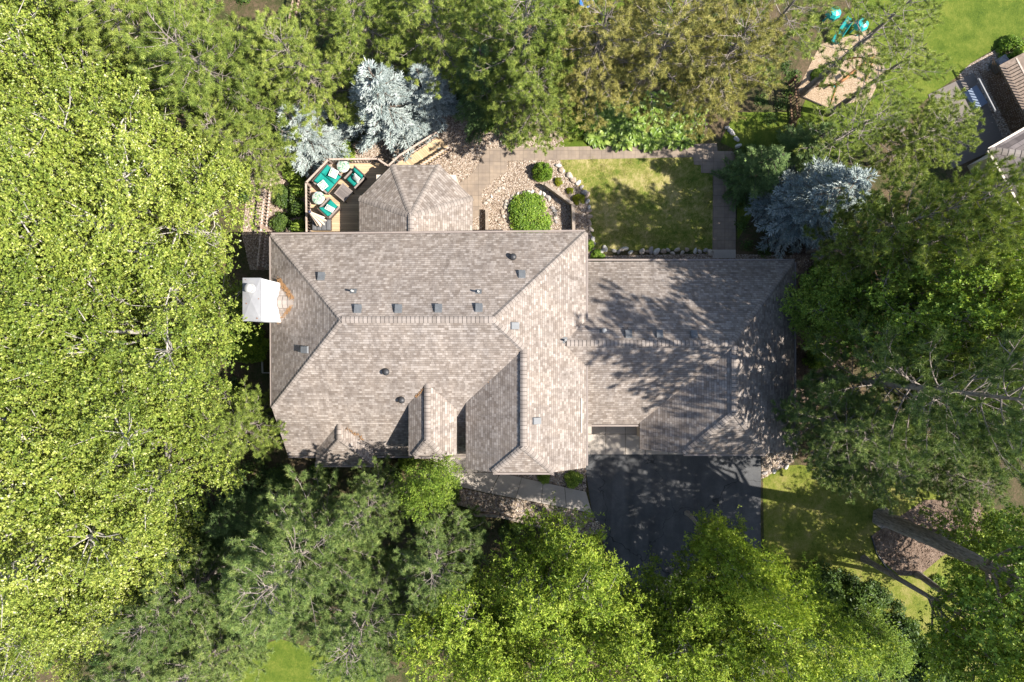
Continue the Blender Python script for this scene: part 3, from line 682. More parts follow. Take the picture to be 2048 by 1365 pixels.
for i in range(n):
    c = land + sd * (tl * (i + .5)) + sn * .6; z = ZD - (i + 1) * ZD / (n + 1)
    m.box((c.x, c.y, z), (tl + .02, 1.1, .045), an); st.box((c.x - sd.x * tl * .5, c.y - sd.y * tl * .5, z + .07), (.03, 1.1, .1), an)
WSTEP = wood_mat('stair_boards', (.45, .33, .2), .14, -an + math.pi / 2)
dk(m, 'stair_tread', WSTEP); dk(st, 'stair_riser', RAILW)

def furn(name, px, py, rz, label, cat, z=ZD, group=None):
    p = P(px, py, z + .4); return tag(empty(name, (p.x, p.y, z + .002), math.radians(rz)), label, cat, group)
def pillow(parent, x, y, z, rz, w=.42, h=.42, tilt=-35, name='throw_pillow'):
    pass
def seat(name, px, py, rz, w, d, label, cat, n_cush, group=None):
    o = furn(name, px, py, rz, label, cat, group=group)
    f = MB(); f.box((0, 0, .2), (w - .1, d - .12, .18))
    f.build('seat_frame', WICKER, o, bevel=.02)
    for sx in (-1, 1):
        a = MB(); a.box((sx * (w / 2 - .045), .0, .36), (.09, d - .06, .4)); a.build('armrest', WICKER, o, bevel=.02)
        a = MB(); a.box((sx * (w / 2 - .045), -.02, .575), (.11, d - .04, .03)); a.build('arm_top', WICKT, o, bevel=.01)
        for sy in (-1, 1):
            l = MB(); l.box((sx * (w / 2 - .05), sy * (d / 2 - .06), .1), (.06, .06, .2)); l.build('leg', WICKER, o)
    b = MB(); b.box((0, d / 2 - .05, .5), (w, .08, .62), rx=math.radians(-10)); b.build('backrest', WICKER, o, bevel=.02)
    cw = (w - .2) / n_cush
    for i in range(n_cush):
        x = -(w - .2) / 2 + cw * (i + .5)
        c = MB(); c.rbox((x, -.07, .38), (cw - .01, d - .24, .17), .05, puff=.03); c.build('seat_cushion', TEAL, o, True)
        c = MB(); c.rbox((x, d / 2 - .19, .62), (cw - .01, .46, .16), .05, rx=math.radians(68), puff=.03); c.build('back_cushion', TEAL, o, True)
    return o
def throw(px, py, z, rz, w, h, tilt, label):
    p = P(px, py, z); o = tag(empty('throw_pillow', p, math.radians(rz)), label, 'pillow', 'floral throw pillows on the deck seats')
    c = MB(); c.rbox((0, 0, 0), (w, h, .1), .05, rx=math.radians(tilt), puff=.05); c.build('pillow_cover', FLORAL, o, True)
    e = MB(); x, y = w / 2, h / 2; R_ = Matrix.Rotation(math.radians(tilt), 4, 'X')
    for a, b in (((-x, -y), (x, -y)), ((x, -y), (x, y)), ((x, y), (-x, y)), ((-x, y), (-x, -y))):
        e.tube([R_ @ Vector((*a, 0)), R_ @ Vector((*b, 0))], .012, 5)
    e.build('piping', WHITE, o)
seat('loveseat', 656.4, 359, 50, 1.45, 1.05, 'two-seat brown wicker loveseat with teal cushions along the angled deck rail', 'sofa', 2)
seat('armchair', 711, 357, -43, .92, .95, 'brown wicker armchair with teal cushions nearest the sunroom roof', 'armchair', 1, 'wicker armchairs on the deck')
seat('armchair', 659.5, 417.5, 137, .9, .95, 'brown wicker armchair with teal cushions beside the charcoal ottoman', 'armchair', 1, 'wicker armchairs on the deck')
throw(667, 347, 2.28, 68, .46, .44, 24, 'floral throw pillow at the upper end of the teal loveseat')
throw(645.5, 371, 2.28, 38, .44, .44, 24, 'floral throw pillow at the lower end of the teal loveseat')
throw(712.5, 357, 2.3, -43, .44, .4, 42, 'floral throw pillow on the armchair nearest the sunroom')
throw(659.5, 417.5, 2.26, 152, .5, .3, 20, 'oblong floral pillow on the armchair beside the ottoman')
o = furn('coffee_table', 688, 386, -40, 'square dark slatted coffee table between the teal seats', 'table')
m = MB(); m.box((0, 0, .47), (.8, .8, .04)); m.build('table_top', TABLET, o, bevel=.008)
m = MB()
for s in (-1, 1): m.box((s * .37, 0, .493), (.07, .82, .012)); m.box((0, s * .37, .493), (.66, .07, .012))
m.build('border_frame', WICKT, o)
m = MB(); m.box((0, 0, .36), (.7, .7, .1)); m.build('apron_frame', WICKER, o)
for sx in (-1, 1):
    for sy in (-1, 1): m = MB(); m.box((sx * .35, sy * .35, .2), (.07, .07, .4)); m.build('leg', WICKER, o)
for px, py, lb in ((687, 333.6, 'round side table with white floral top at the upper end of the loveseat'), (637.6, 397, 'round side table with white floral top between loveseat and lower armchair')):
    o = furn('side_table', px, py, 20, lb, 'side table', group='round floral side tables on the deck')
    m = MB(); m.lathe([(.28, 0), (.24, .2), (.26, .4), (.3, .44)], 20); m.build('base', WICKER, o, True)
    m = MB(); m.lathe([(.36, .44), (.385, .46), (.385, .49), (.36, .51), (.18, .53), (0, .535)], 28); m.build('table_top', FLORAL, o, True)
o = furn('ottoman', 643, 450, 0, 'charcoal tufted ottoman against the house end of the deck rail', 'ottoman')
m = MB(); m.box((0, 0, .17), (1.06, .62, .3)); m.build('base', WICKER, o, bevel=.02)
for i in range(4): m = MB(); m.rbox((-.4125 + i * .275, 0, .4), (.272, .66, .16), .05, puff=.02); m.build('cushion_panel', GREYC, o, True)
pb = P(645, 446, 2.1); o = tag(empty('patio_umbrella', (pb.x, pb.y, ZD + .5)), 'folded beige patio umbrella with navy finial standing by the ottoman', 'umbrella')
top = P(619, 424, 3.5) - Vector((pb.x, pb.y, ZD + .5)); axis = top.normalized()
m = MB(); m.tube([(0, 0, -.4), tuple(top)], .025, 8); m.build('pole', DWOOD, o)
Lm = top.length; xa = axis.cross(Vector((0, 1, 0))).normalized(); ya = axis.cross(xa)
cn = MB(); vs_ = []; kk = 32
for j, (s, rr) in enumerate(((.97, .05), (.8, .12), (.55, .2), (.3, .29), (.12, .36))):
    for i in range(kk):
        a = 2 * math.pi * i / kk; r2 = rr * (1 if i % 4 in (0, 1) else (.72 if i % 4 == 2 else .45))
        vs_.append(Vector((0, 0, 0)) + axis * (Lm * s) + (xa * math.cos(a) + ya * math.sin(a)) * r2 + axis * (0 if i % 4 < 2 else .05))
cn.add(vs_, [(j * kk + i, j * kk + (i + 1) % kk, (j + 1) * kk + (i + 1) % kk, (j + 1) * kk + i) for j in range(4) for i in range(kk)] + [tuple(range(kk))]); cn.build('canopy', BEIGE, o)
m = MB(); m.lathe([(.0, -.12), (.07, -.1), (.085, 0), (.06, .09), (0, .12)], 12, tuple(top)); m.build('finial', NAVY, o, True)

# ------------------------------------------------------------------ fences, walls, edging stones
def fence(name, a, b, label, h=1.1, rails=(.18, 1.02), pick=.2, pm=PICKW, rm=FENCEW, posts=True, cat='fence', thick=.05):
    a, b = Vector(a), Vector(b); o = tag(empty(name, a), label, cat); d = b - a; L = d.length; an = math.atan2(d.y, d.x)
    for rz in rails:
        m = MB(); m.box((d.x / 2, d.y / 2, rz), (L, .09, .07), an); m.build('rail', rm, o)
    if posts:
        k = max(1, int(L / 2.4)); pm_ = MB().box((0, 0, h / 2), (.11, .11, h + .06)).mesh('post', pm)
        for i in range(k + 1):
            q = link('post', pm_, o); q.location = d * (i / k); q.rotation_euler.z = an
    n = int(L / pick); pk = MB().box((0, .055, h / 2 + .03), (.055, .03, h)).mesh('picket', pm)
    for i in range(n):
        q = link('picket', pk, o); q.location = d * ((i + .5) / n); q.rotation_euler.z = an
    return o
fence('picket_fence', P(550, 298), P(527, 540), 'pale picket fence on gravel left of the deck', 1.1, pick=.21)
fence('picket_fence', P(604, -20), P(578, 110), 'shaded picket fence running under the pines at the top edge', 1.1, pick=.25, pm=DWOOD, rm=PICKW)
fence('slat_fence', P(1576, 168), P(1582, 246), 'dark brown slat fence beside the wood chip playground', 1.3, pick=.17, pm=DWOOD, rm=DWOOD)
fence('slat_fence', P(1622, 660), P(1668, 662), 'dark slat fence shaded by trees right of the garage', 1.2, pick=.13, pm=DWOOD, rm=DWOOD)
p = P(526, 356, 0); o = tag(empty('birdhouse_post', p), 'weathered wooden post standing beside the pale picket fence', 'post')
m = MB(); m.box((0, 0, .8), (.14, .14, 1.6)); m.build('post', TIMB, o); m = MB(); m.box((0, 0, 1.63), (.2, .2, .06)); m.build('post_cap', TIMB, o)
def timber(name, pts, label, h=.7, z0=0.0):
    W = [P(*q, h) for q in pts]; o = tag(empty(name, (W[0].x, W[0].y, 0)), label, 'retaining wall')
    for a, b in zip(W[:-1], W[1:]):
        d = b - a; an = math.atan2(d.y, d.x); k = max(1, int(h / .2))
        for i in range(k):
            m = MB(); c = (a + b) / 2 - W[0]; m.box((c.x, c.y, (i + .5) * h / k), (d.length + (.08 if i % 2 else -.06), .17 + .012 * (i == k - 1), h / k - .012), an)
            m.build('timber', TIMB, o)
timber('retaining_wall', [(973.5, 420), (974, 470)], 'low grey timber wall left of the large round bush', .5)
timber('retaining_wall', [(1090, 367), (1146, 408), (1148, 468)], 'angled grey timber wall right of the large round bush', .75)
timber('garden_edging', [(855, 1028), (1000, 1033), (1110, 1062)], 'long grey timber edging below the shaded rock bed', .3)
p = P(525, 670); m = MB(); a, b, c_ = P(524, 668), P(526, 746), P(548, 746)
for u_, w_ in ((a, b), (b, c_)):
    d = w_ - u_; m.box((u_ + w_) / 2 + Vector((0, 0, .08)), (d.length, .05, .16), math.atan2(d.y, d.x))
tag(m.build('bed_edging', PIPE), 'thin white L-shaped bed edging beside the left house wall', 'edging')
m = MB(); q = [P(1742, 1072), P(1752, 1105), P(1772, 1135), P(1790, 1150)]; m.tube([w + Vector((0, 0, .06)) for w in q], .06, 6)
tag(m.build('bed_edging', BLACK), 'curved black edging round the mulch bed at lower right', 'edging')

# stones: three rock shapes, copied
def rock_mesh(seed):
    r_ = np.random.default_rng(seed); n, k = 7, 12; vs = []; fs = []
    for j in range(n + 1):
        th = math.pi * j / n
        for i in range(k):
            ph = 2 * math.pi * i / k; rr = 1 + .16 * math.sin(2 * ph + seed) * math.sin(th) + .1 * math.sin(3 * ph + 2 * th + seed * 2) + r_.normal(0, .03)
            vs.append((rr * math.sin(th) * math.cos(ph) * 1.15, rr * math.sin(th) * math.sin(ph) * .9, .62 * rr * math.cos(th)))
    for j in range(n):
        for i in range(k): fs.append((j * k + i, (j + 1) * k + i, (j + 1) * k + (i + 1) % k, j * k + (i + 1) % k))
    m = MB(); m.add(vs, fs); return m
ROCKM = [plain('pale_boulder', (.36, .31, .26), .25, 4, .85, .25, .5), plain('tan_boulder', (.3, .235, .18), .25, 4, .85, .25, .5), plain('grey_boulder', (.26, .235, .22), .25, 4, .85, .25, .5), plain('white_boulder', (.45, .42, .38), .15, 4, .85, .25, .5)]
ROCKS = [rock_mesh(i).mesh('border_stone', ROCKM[i % 4], True) for i in range(8)]
def stones(path, step, size, label, group, mats=None, jit=.05):
    W = [P(*q) for q in path]
    for a, b in zip(W[:-1], W[1:]):
        d = b - a; n = max(1, round(d.length / step))
        for i in range(n):
            p = a + d * ((i + R.uniform(.3, .7)) / n); s = size * R.uniform(.75, 1.25)
            o = link('border_stone', ROCKS[int(R.integers(8)) if mats is None else int(R.choice(mats))])
            o.location = (p.x + R.normal(0, jit), p.y + R.normal(0, jit), s * .35); o.scale = (s, s * R.uniform(.8, 1.1), s * R.uniform(.8, 1.1)); o.rotation_euler.z = R.uniform(0, 6.28)
            tag(o, label, 'stone', group)
stones([(1116, 326), (1124, 342), (1140, 356), (1160, 370), (1172, 388), (1179, 410), (1179, 440), (1181, 465), (1188, 492)], .3, .17, 'rounded border stone in the curved row left of the rear lawn', 'stones edging the curved side of the rear lawn')
stones([(1196, 502), (1260, 503), (1340, 504), (1424, 504)], .33, .17, 'rounded border stone between rear lawn and garage roof', 'stones between rear lawn and garage', jit=.1)
stones([(1004, 445), (1006, 420), (1018, 400), (1038, 388), (1060, 384), (1085, 388), (1103, 402), (1111, 425), (1111, 446)], .26, .13, 'small edging stone ringing the large round bush', 'stones ringing the large round bush')
stones([(972, 412), (978, 396), (992, 383), (1010, 372)], .24, .12, 'pale edging stone above the left timber wall', 'pale stones above the left timber wall', (0, 3, 4, 7))
stones([(1449, 250), (1462, 266), (1475, 285), (1478, 298)], .3, .15, 'white boulder at the top corner of the paver path', 'white boulders beside the paver path corner', (3, 7))
stones([(1523, 950), (1560, 938), (1580, 925)], .5, .15, 'grey rock beside the driveway corner', 'grey rocks beside the driveway corner')
for px, py in ((1792, 252), (1808, 243), (1802, 262)):
    w = P(px, py); m = MB(); m.box((0, 0, .03), (.42, .36, .05), .4); o = m.build('stepping_stone', CONC_D, bevel=.02); o.location = w
    tag(o, 'grey square stepping stone near the neighbour patio', 'stepping stone', 'stepping stones near the neighbour patio')

# ------------------------------------------------------------------ play set, neighbour house
def beam(mb, a, b, w=.12):
    mb.tube([a, b], w * .7, 4)
o = tag(empty('swing_set', P(1660, 150)), 'orange-brown timber swing set on the wood chip playground', 'swing set'); L0 = P(1660, 150)
h0, h1 = P(1640, 196, 0) - L0, P(1712, 140, 0) - L0
A, B = Vector((h0.x, h0.y, 2.2)), Vector((h1.x, h1.y, 2.2))
m = MB(); beam(m, A, B, .14); m.build('top_beam', SWINGW, o)
pr = Vector((-(B - A).y, (B - A).x, 0)).normalized()
for E in (A, B):
    for s in (-1, 1):
        m = MB(); beam(m, E, (E.x + pr.x * s * .9, E.y + pr.y * s * .9, 0), .1); m.build('leg', SWINGW, o)
for s in (.35, .7):
    c = A.lerp(B, s); m = MB(); m.box((c.x, c.y, .55), (.42, .2, .05), .6); sw = m.build('swing_seat', PTEAL, o)
    m = MB()
    for k in (-.18, .18): m.tube([(c.x + k, c.y, .56), (c.x + k * .8, c.y, 2.15)], .012, 4)
    m.build('chain', METAL, sw)
p = P(1692, 54, 1.2); o = tag(empty('slide', (p.x, p.y, 0), 1.1), 'pale teal plastic slide under the pines at upper right', 'slide'); o.scale = (.68, .72, .85)
m = MB(); m.add([(-.9, -.28, .2), (.8, -.28, 1.5), (.8, .28, 1.5), (-.9, .28, .2), (-.9, -.28, .14), (.8, -.28, 1.44), (.8, .28, 1.44), (-.9, .28, .14)], [(0, 1, 2, 3), (7, 6, 5, 4), (0, 4, 5, 1), (2, 6, 7, 3), (1, 5, 6, 2), (3, 7, 4, 0)]); m.build('chute', PTEAL, o)
for s in (-1, 1): m = MB(); m.box((-.05, s * .3, .95), (2.15, .05, .22), 0, math.atan2(-1.3, 1.7)); m.build('side_wall', PTEAL, o)
m = MB(); m.box((.85, .25, .75), (.07, .07, 1.5)); m.box((.85, -.25, .75), (.07, .07, 1.5))
for k in range(5): m.box((.86, 0, .25 + k * .28), (.05, .5, .04))
m.build('ladder', METAL, o)
for px, py, lb in ((1724, 49, 'teal plastic climbing dome right of the pale teal slide'), (1669, 26, 'small teal plastic play hood left of the pale teal slide')):
    p = P(px, py, .9); o = tag(empty('play_hood', (p.x, p.y, 0)), lb, 'play equipment'); m = MB(); m.lathe([(.42, .7), (.42, .9), (.3, 1.1), (.0, 1.2)], 8); m.build('hood', PTEAL, o)
    for i in range(4): a = i * math.pi / 2 + .4; m = MB(); m.box((.33 * math.cos(a), .33 * math.sin(a), .36), (.07, .07, .72)); m.build('leg', PTEAL, o)
p = P(1172, 1, .5); o = tag(empty('plastic_tub', (p.x, p.y, 0)), 'small bright blue plastic tub at the top edge', 'tub')
m = MB(); m.lathe([(.34, 0), (.42, .45), (.46, .45), (.46, .5), (.38, .5), (.3, .1), (0, .1)], 16); m.build('tub_body', PBLUE, o, True)

cn_ = P(1979, 300, 3.0); d1 = (P(2062, 252, 3.0) - cn_).normalized(); d2 = (P(2030, 430, 3.0) - cn_); d2 = Vector((d1.y, -d1.x, 0))
nh = tag(empty('neighbour_house', (0, 0, 0)), 'grey shingled neighbour house with pale gutter at the right edge', 'house')
c0 = cn_; c1 = c0 + d1 * 11; c2 = c1 + d2 * 9; c3 = c0 + d2 * 9
ap1 = (c0 + c3) / 2 + d1 * 4.5 + Vector((0, 0, 2.6)); ap2 = (c1 + c2) / 2 - d1 * 4.5 + Vector((0, 0, 2.6))
nr = roof_obj('roof', [[c0, c1, ap2, ap1], [c1, c2, ap2], [c2, c3, ap1, ap2], [c3, c0, ap1]], NSH, nh)
caps('hip_cap', c0, ap1, nr, w=.2, exp=.3, drop=.45)
m = MB(); cc = (c0 + c2) / 2; m.box((cc.x, cc.y, 1.4), (10, 8, 2.8), math.atan2(d1.y, d1.x)); m.build('wall', WALL, nh)
m = MB()
for a, b in ((c0, c1), (c0, c3)):
    d = b - a; off = (-d2 if a == c0 and b == c1 else -d1) * .07; m.box((a + b) / 2 + off - Vector((0, 0, .06)), (d.length, .12, .1), math.atan2(d.y, d.x))
m.build('gutter', TRIM, nh)
# neighbour deck with lattice skirt
nd0 = P(2003, 140, 1.6); e1_ = (P(2060, 250, 1.6) - nd0).normalized(); e2_ = Vector((e1_.y, -e1_.x, 0)) * -1
nd = tag(empty('neighbour_deck', (nd0.x, nd0.y, 0)), 'raised tan neighbour deck with brown lattice skirt and railing', 'deck')
an = math.atan2(e1_.y, e1_.x)
m = MB(); m.box((e1_.x * 2 + e2_.x * 1.5, e1_.y * 2 + e2_.y * 1.5, 1.55), (4.6, 3.0, .12), an); m.build('deck_floor', plain('weathered_deck', (.15, .115, .09), .3, 6, .8, .2), nd)
m = MB()
for i in range(30):
    for s in (1, -1):
        x = -.2 + i * .15; c = e1_ * x; m.box((c.x - e2_.x * .02 * s, c.y - e2_.y * .02 * s, .75), (.03, .012, 1.9), an, s * .75)
m.build('lattice', LATT, nd)
m = MB(); c = e1_ * 2 + e2_ * .3; m.box((c.x, c.y, 2.55), (4.4, .1, .06), an); m.build('handrail', RAILW, nd)
bq = MB().box((0, 0, 2.1), (.05, .05, .9)).mesh('baluster', PICKW)
for i in range(20): q = link('baluster', bq, nd); c = e1_ * (.1 + i * .2) + e2_ * .3; q.location = (c.x, c.y, 0); q.rotation_euler.z = an
p = P(1992, 134); o = tag(empty('air_conditioner', p, .6), 'round-fan air conditioner unit beside the neighbour deck', 'air conditioner')
m = MB(); m.box((0, 0, .35), (.75, .75, .7)); m.build('cabinet', VENT, o, bevel=.04)
m = MB(); m.lathe([(.32, .7), (.32, .73), (.28, .73), (.28, .71), (.06, .71), (.06, .75), (0, .75)], 20); m.build('fan_guard', METAL, o)
m = MB(); m.tube([P(1957, 158, .9) , P(1990, 222, .9)], .07, 6); m.tube([P(1957, 158, 0), P(1957, 158, .95)], .06, 6); m.tube([P(1990, 222, 0), P(1990, 222, .95)], .06, 6)
tag(m.build('guard_rail', METAL), 'grey metal guard rail between neighbour patio and deck', 'rail')
m = MB(); c = (P(1938, 190) + P(1960, 205)) / 2; m.box((c.x, c.y, .1), (1.3, .9, .1), -1.0); tag(m.build('cellar_hatch', plain('blue_grey_panel', (.13, .17, .24), .1, 4, .5, .4)), 'blue-grey cellar hatch on the neighbour patio', 'hatch')

# ------------------------------------------------------------------ vegetation builders (numpy)
def nrm(v): return v / (np.linalg.norm(v, axis=-1, keepdims=True) + 1e-9)
def leaf_quads(pos, nr, size, aspect=.62, fold=.18, rng=R, axis=None):
    """kite-shaped folded leaves; pos, nr (n,3), size (n,)"""
    n = len(pos)
    if axis is None: t_ = nrm(np.cross(nr, nrm(rng.normal(size=(n, 3)))))
    else: t_ = nrm(axis); nr = nrm(nr - t_ * (nr * t_).sum(1, keepdims=True))
    b_ = np.cross(nr, t_)
    s = size[:, None]
    V = np.stack([pos - t_ * s * .5, pos + b_ * s * aspect * .5 + nr * s * fold - t_ * s * .05, pos + t_ * s * .55, pos - b_ * s * aspect * .5 + nr * s * fold - t_ * s * .05], 1).reshape(-1, 3)
    return V, np.arange(4 * n).reshape(-1, 4)

def make_tree(name, trunk_me, crown_me, crown_name='crown'):
    return trunk_me, crown_me

def deciduous(seed, h, cr, zb, lobes, per, leaves, size, leaf, bark, lobe_r=.42, trunk_r=.22, flat=.75, sigma=.3, upright=.55, bare=1.0, spire=0.0, aspect=.62, shoot=1.0, tw=1.0):
    r_ = np.random.default_rng(seed); ch = h - zb
    polys = []; rads = []
    lc = []
    for i in range(lobes):
        best = None
        for _ in range(12):
            u = r_.uniform(0, 1); a = r_.uniform(0, 6.283)
            zz = r_.uniform(.12, .86); w = math.sqrt(max(0, 1 - ((zz - .42) / .62) ** 2)) * (1 - spire * zz)
            rr = cr * w * math.sqrt(u) * .78
            p = np.array([rr * math.cos(a), rr * math.sin(a), zb + ch * zz])
            dm = min([np.linalg.norm((p - q) * [1, 1, .9]) for q in lc], default=9)
            if best is None or dm > best[0]: best = (dm, p)
        lc.append(best[1])
    split = zb * .75
    lean = r_.normal(0, .25, 2)
    tp = [np.array([0, 0, -.1]), np.array([0, 0, .45]), np.array([lean[0] * .2 + .1 * trunk_r, lean[1] * .6, split * .5]), np.array([lean[0] * .5, lean[1] * .5, split]), np.array([lean[0], lean[1], zb + ch * .35]), np.array([lean[0], lean[1], zb + ch * .7])]
    polys.append(tp); rads.append([trunk_r * 1.75, trunk_r * 1.18, trunk_r, trunk_r * .8, trunk_r * .5, trunk_r * .15])
    cl = []
    for q in lc:
        s0 = split * .9 + (q[2] - split) * .35; base = np.array([lean[0] * .5, lean[1] * .5, max(split * .6, s0)])
        mid = base + (q - base) * .5 + np.array([0, 0, -.12 * np.linalg.norm(q - base)]) + r_.normal(0, .2, 3)
        polys.append([base, mid, q]); rads.append([min(.13, trunk_r * .4), min(.08, trunk_r * .24), .02])
        lr = cr * lobe_r * r_.uniform(.8, 1.2)
        for k in range(per):
            d = r_.normal(size=3); d[2] = d[2] * .8 + .25; d /= np.linalg.norm(d)
            c = q + d * lr * r_.uniform(.35, 1.08) * np.array([1, 1, flat])
            cl.append(np.r_[c, d])
            if r_.uniform() < .6 * bare:
                b0 = mid + (q - mid) * r_.uniform(.25, 1.0); m_ = b0 + (c - b0) * .55 + r_.normal(0, .14, 3) - [0, 0, .1]
                polys.append([b0, m_, c + d * .1]); rads.append([.024 * tw, .017 * tw, .007 * tw])
    cl = np.array(cl); m = len(cl)
    ns = max(4, leaves // 9); nsh = m * ns
    sb = np.repeat(cl[:, :3], ns, 0) + r_.normal(0, 1, (nsh, 3)) * sigma * np.array([1, 1, .75]) * np.repeat(r_.uniform(.6, 1.35, m), ns)[:, None]
    sdir = nrm(np.repeat(cl[:, 3:], ns, 0) * .55 + r_.normal(0, .55, (nsh, 3)) + np.array([0, 0, .3])); sl_ = r_.uniform(.2, .46, nsh) * shoot
    k = 9; n = nsh * k; D = np.repeat(sdir, k, 0)
    rad = nrm(r_.normal(size=(n, 3))); rad = nrm(rad - D * (rad * D).sum(1, keepdims=True))
    sz = size * r_.uniform(.65, 1.25, n); ax = nrm(D * r_.uniform(.25, .9, (n, 1)) + rad)
    along = np.tile(np.r_[np.linspace(.15, .85, k - 4), [.95, 1, 1, 1]], nsh)
    pos = np.repeat(sb, k, 0) + D * (np.repeat(sl_, k) * along)[:, None] + ax * (sz * .55)[:, None]
    nr = nrm(D * .5 + r_.normal(0, .4, (n, 3)) + np.array([0, 0, upright]))
    V, Fi = leaf_quads(pos, nr, sz, aspect, rng=r_, axis=ax)
    tint = np.clip(np.repeat(r_.normal(.47, .09, m), ns * k) + np.repeat(r_.normal(0, .1, nsh), k) + r_.normal(0, .13, n), 0, 1)
    tint[r_.uniform(size=n) < .015] = 1.0
    tv, tf = tubes(polys, rads, 6)
    return np_mesh('trunk', tv, [tf], bark, smooth=True), np_mesh('crown', V, [Fi], leaf, tint)

def blades(base, dirs, L, W, r_):
    n = len(base); side = nrm(np.cross(dirs, nrm(r_.normal(size=(n, 3)))))
    V = np.stack([base - side * W[:, None] * .5, base + side * W[:, None] * .5, base + dirs * L[:, None]], 1).reshape(-1, 3)
    return V, np.arange(3 * n).reshape(-1, 3)

def pine(seed, h, cr, zb, leaf, bark, nb=46, blade=34, nl=.2, sparse=1.0, bare=1.0, trunk_r=.17, cone=.35, bw=.0175, tilt=(0, 0)):
    r_ = np.random.default_rng(seed); ch = h - zb; polys = []; rads = []; tuft = []
    ax = lambda z: np.array([tilt[0] * z / h, tilt[1] * z / h, z])
    polys.append([ax(-.1), ax(h * .3), ax(h * .6), ax(h * .85), ax(h)]); rads.append([trunk_r * 1.2, trunk_r, trunk_r * .65, trunk_r * .3, .03])
    for i in range(nb):
        tz = (i + r_.uniform(0, 1)) / nb; z = zb + ch * tz * .97
        prof = (1 - cone * tz) * math.sqrt(max(0.02, 1 - max(0, (tz - .25) / .8) ** 2.2)) * (.72 + .28 * min(1, tz / .25))
        L = cr * prof * r_.uniform(.72, 1.08); a = i * 2.4 + r_.normal(0, .35)
        up = r_.uniform(.05, .3) + .5 * tz
        d0 = np.array([math.cos(a), math.sin(a), 0]); sd_ = np.array([-d0[1], d0[0], 0]); bend = r_.normal(0, .12)
        s = np.linspace(0, 1, 6)[:, None]
        pts = ax(z) + d0 * L * s + np.array([0, 0, 1]) * (L * (up * s - .18 * s + .25 * s * s * (1 if tz > .3 else .3))) + sd_ * bend * L * s * s
        polys.append(list(pts)); rads.append(list(.028 * (.5 + L / cr) * (1 - .8 * s[:, 0])))
        nside = max(4, int(L * 3.8 * sparse))
        for k in range(nside):
            ss = .2 + .8 * (k + r_.uniform(0, 1)) / nside; p = pts[0] + 0; j = min(4, int(ss * 5)); f = ss * 5 - j; p = pts[j] * (1 - f) + pts[j + 1] * f
            sgn = 1 if k % 2 else -1; an = sgn * r_.uniform(.5, 1.15); dd = d0 * math.cos(an) + sd_ * math.sin(an) + np.array([0, 0, r_.uniform(.0, .55)])
            dd /= np.linalg.norm(dd); l2 = r_.uniform(.35, .95) * (1.25 - .6 * ss) * min(1.2, .45 + L * .25)
            e = p + dd * l2 + np.array([0, 0, .12 * l2]); polys.append([p, p + dd * l2 * .5, e]); rads.append([.013, .01, .006])
            tuft.append(np.r_[e, dd])
            if l2 > .35: tuft.append(np.r_[p + dd * l2 * .62, nrm(dd + r_.normal(0, .35, 3))])
            for _ in range(3):
                d3 = nrm(dd + r_.normal(0, .55, 3) + [0, 0, .2]); e3 = p + dd * l2 * r_.uniform(.4, .9) + d3 * r_.uniform(.18, .36); tuft.append(np.r_[e3, d3])
                if r_.uniform() < .4 * bare: polys.append([p + dd * l2 * .4, e3]); rads.append([.01, .006])
        tuft.append(np.r_[pts[-1], nrm(pts[-1] - pts[-2])])
        if r_.uniform() < .3 * bare:      # a dead grey twig spray
            for _ in range(4):
                s0 = r_.uniform(.15, .8); j = min(4, int(s0 * 5)); p = pts[j]; d3 = nrm(d0 * .6 + r_.normal(0, .6, 3) + [0, 0, .35]); l3 = r_.uniform(.4, .9)
                polys.append([p, p + d3 * l3 * .5 + r_.normal(0, .05, 3), p + d3 * l3 + r_.normal(0, .1, 3)]); rads.append([.018, .013, .005])
    tuft = np.array(tuft); m = len(tuft)
    d = np.repeat(tuft[:, 3:], blade, 0); dirs = nrm(d * .34 + r_.normal(0, .7, (m * blade, 3)) + np.array([0, 0, .26]))
    base = np.repeat(tuft[:, :3], blade, 0) - d * r_.uniform(0, .2, (m * blade, 1)) + r_.normal(0, .015, (m * blade, 3))
    L = nl * r_.uniform(.7, 1.2, m * blade); V, Fi = blades(base, dirs, L, np.full(m * blade, bw) * r_.uniform(.7, 1.3, m * blade), r_)
    tint = np.clip(np.repeat(r_.normal(.48, .14, m), blade) + r_.normal(0, .14, m * blade), 0, 1)
    tv, tf = tubes(polys, rads, 5)
    return np_mesh('trunk', tv, [tf], bark, smooth=True), np_mesh('crown', V, [Fi], leaf, tint)

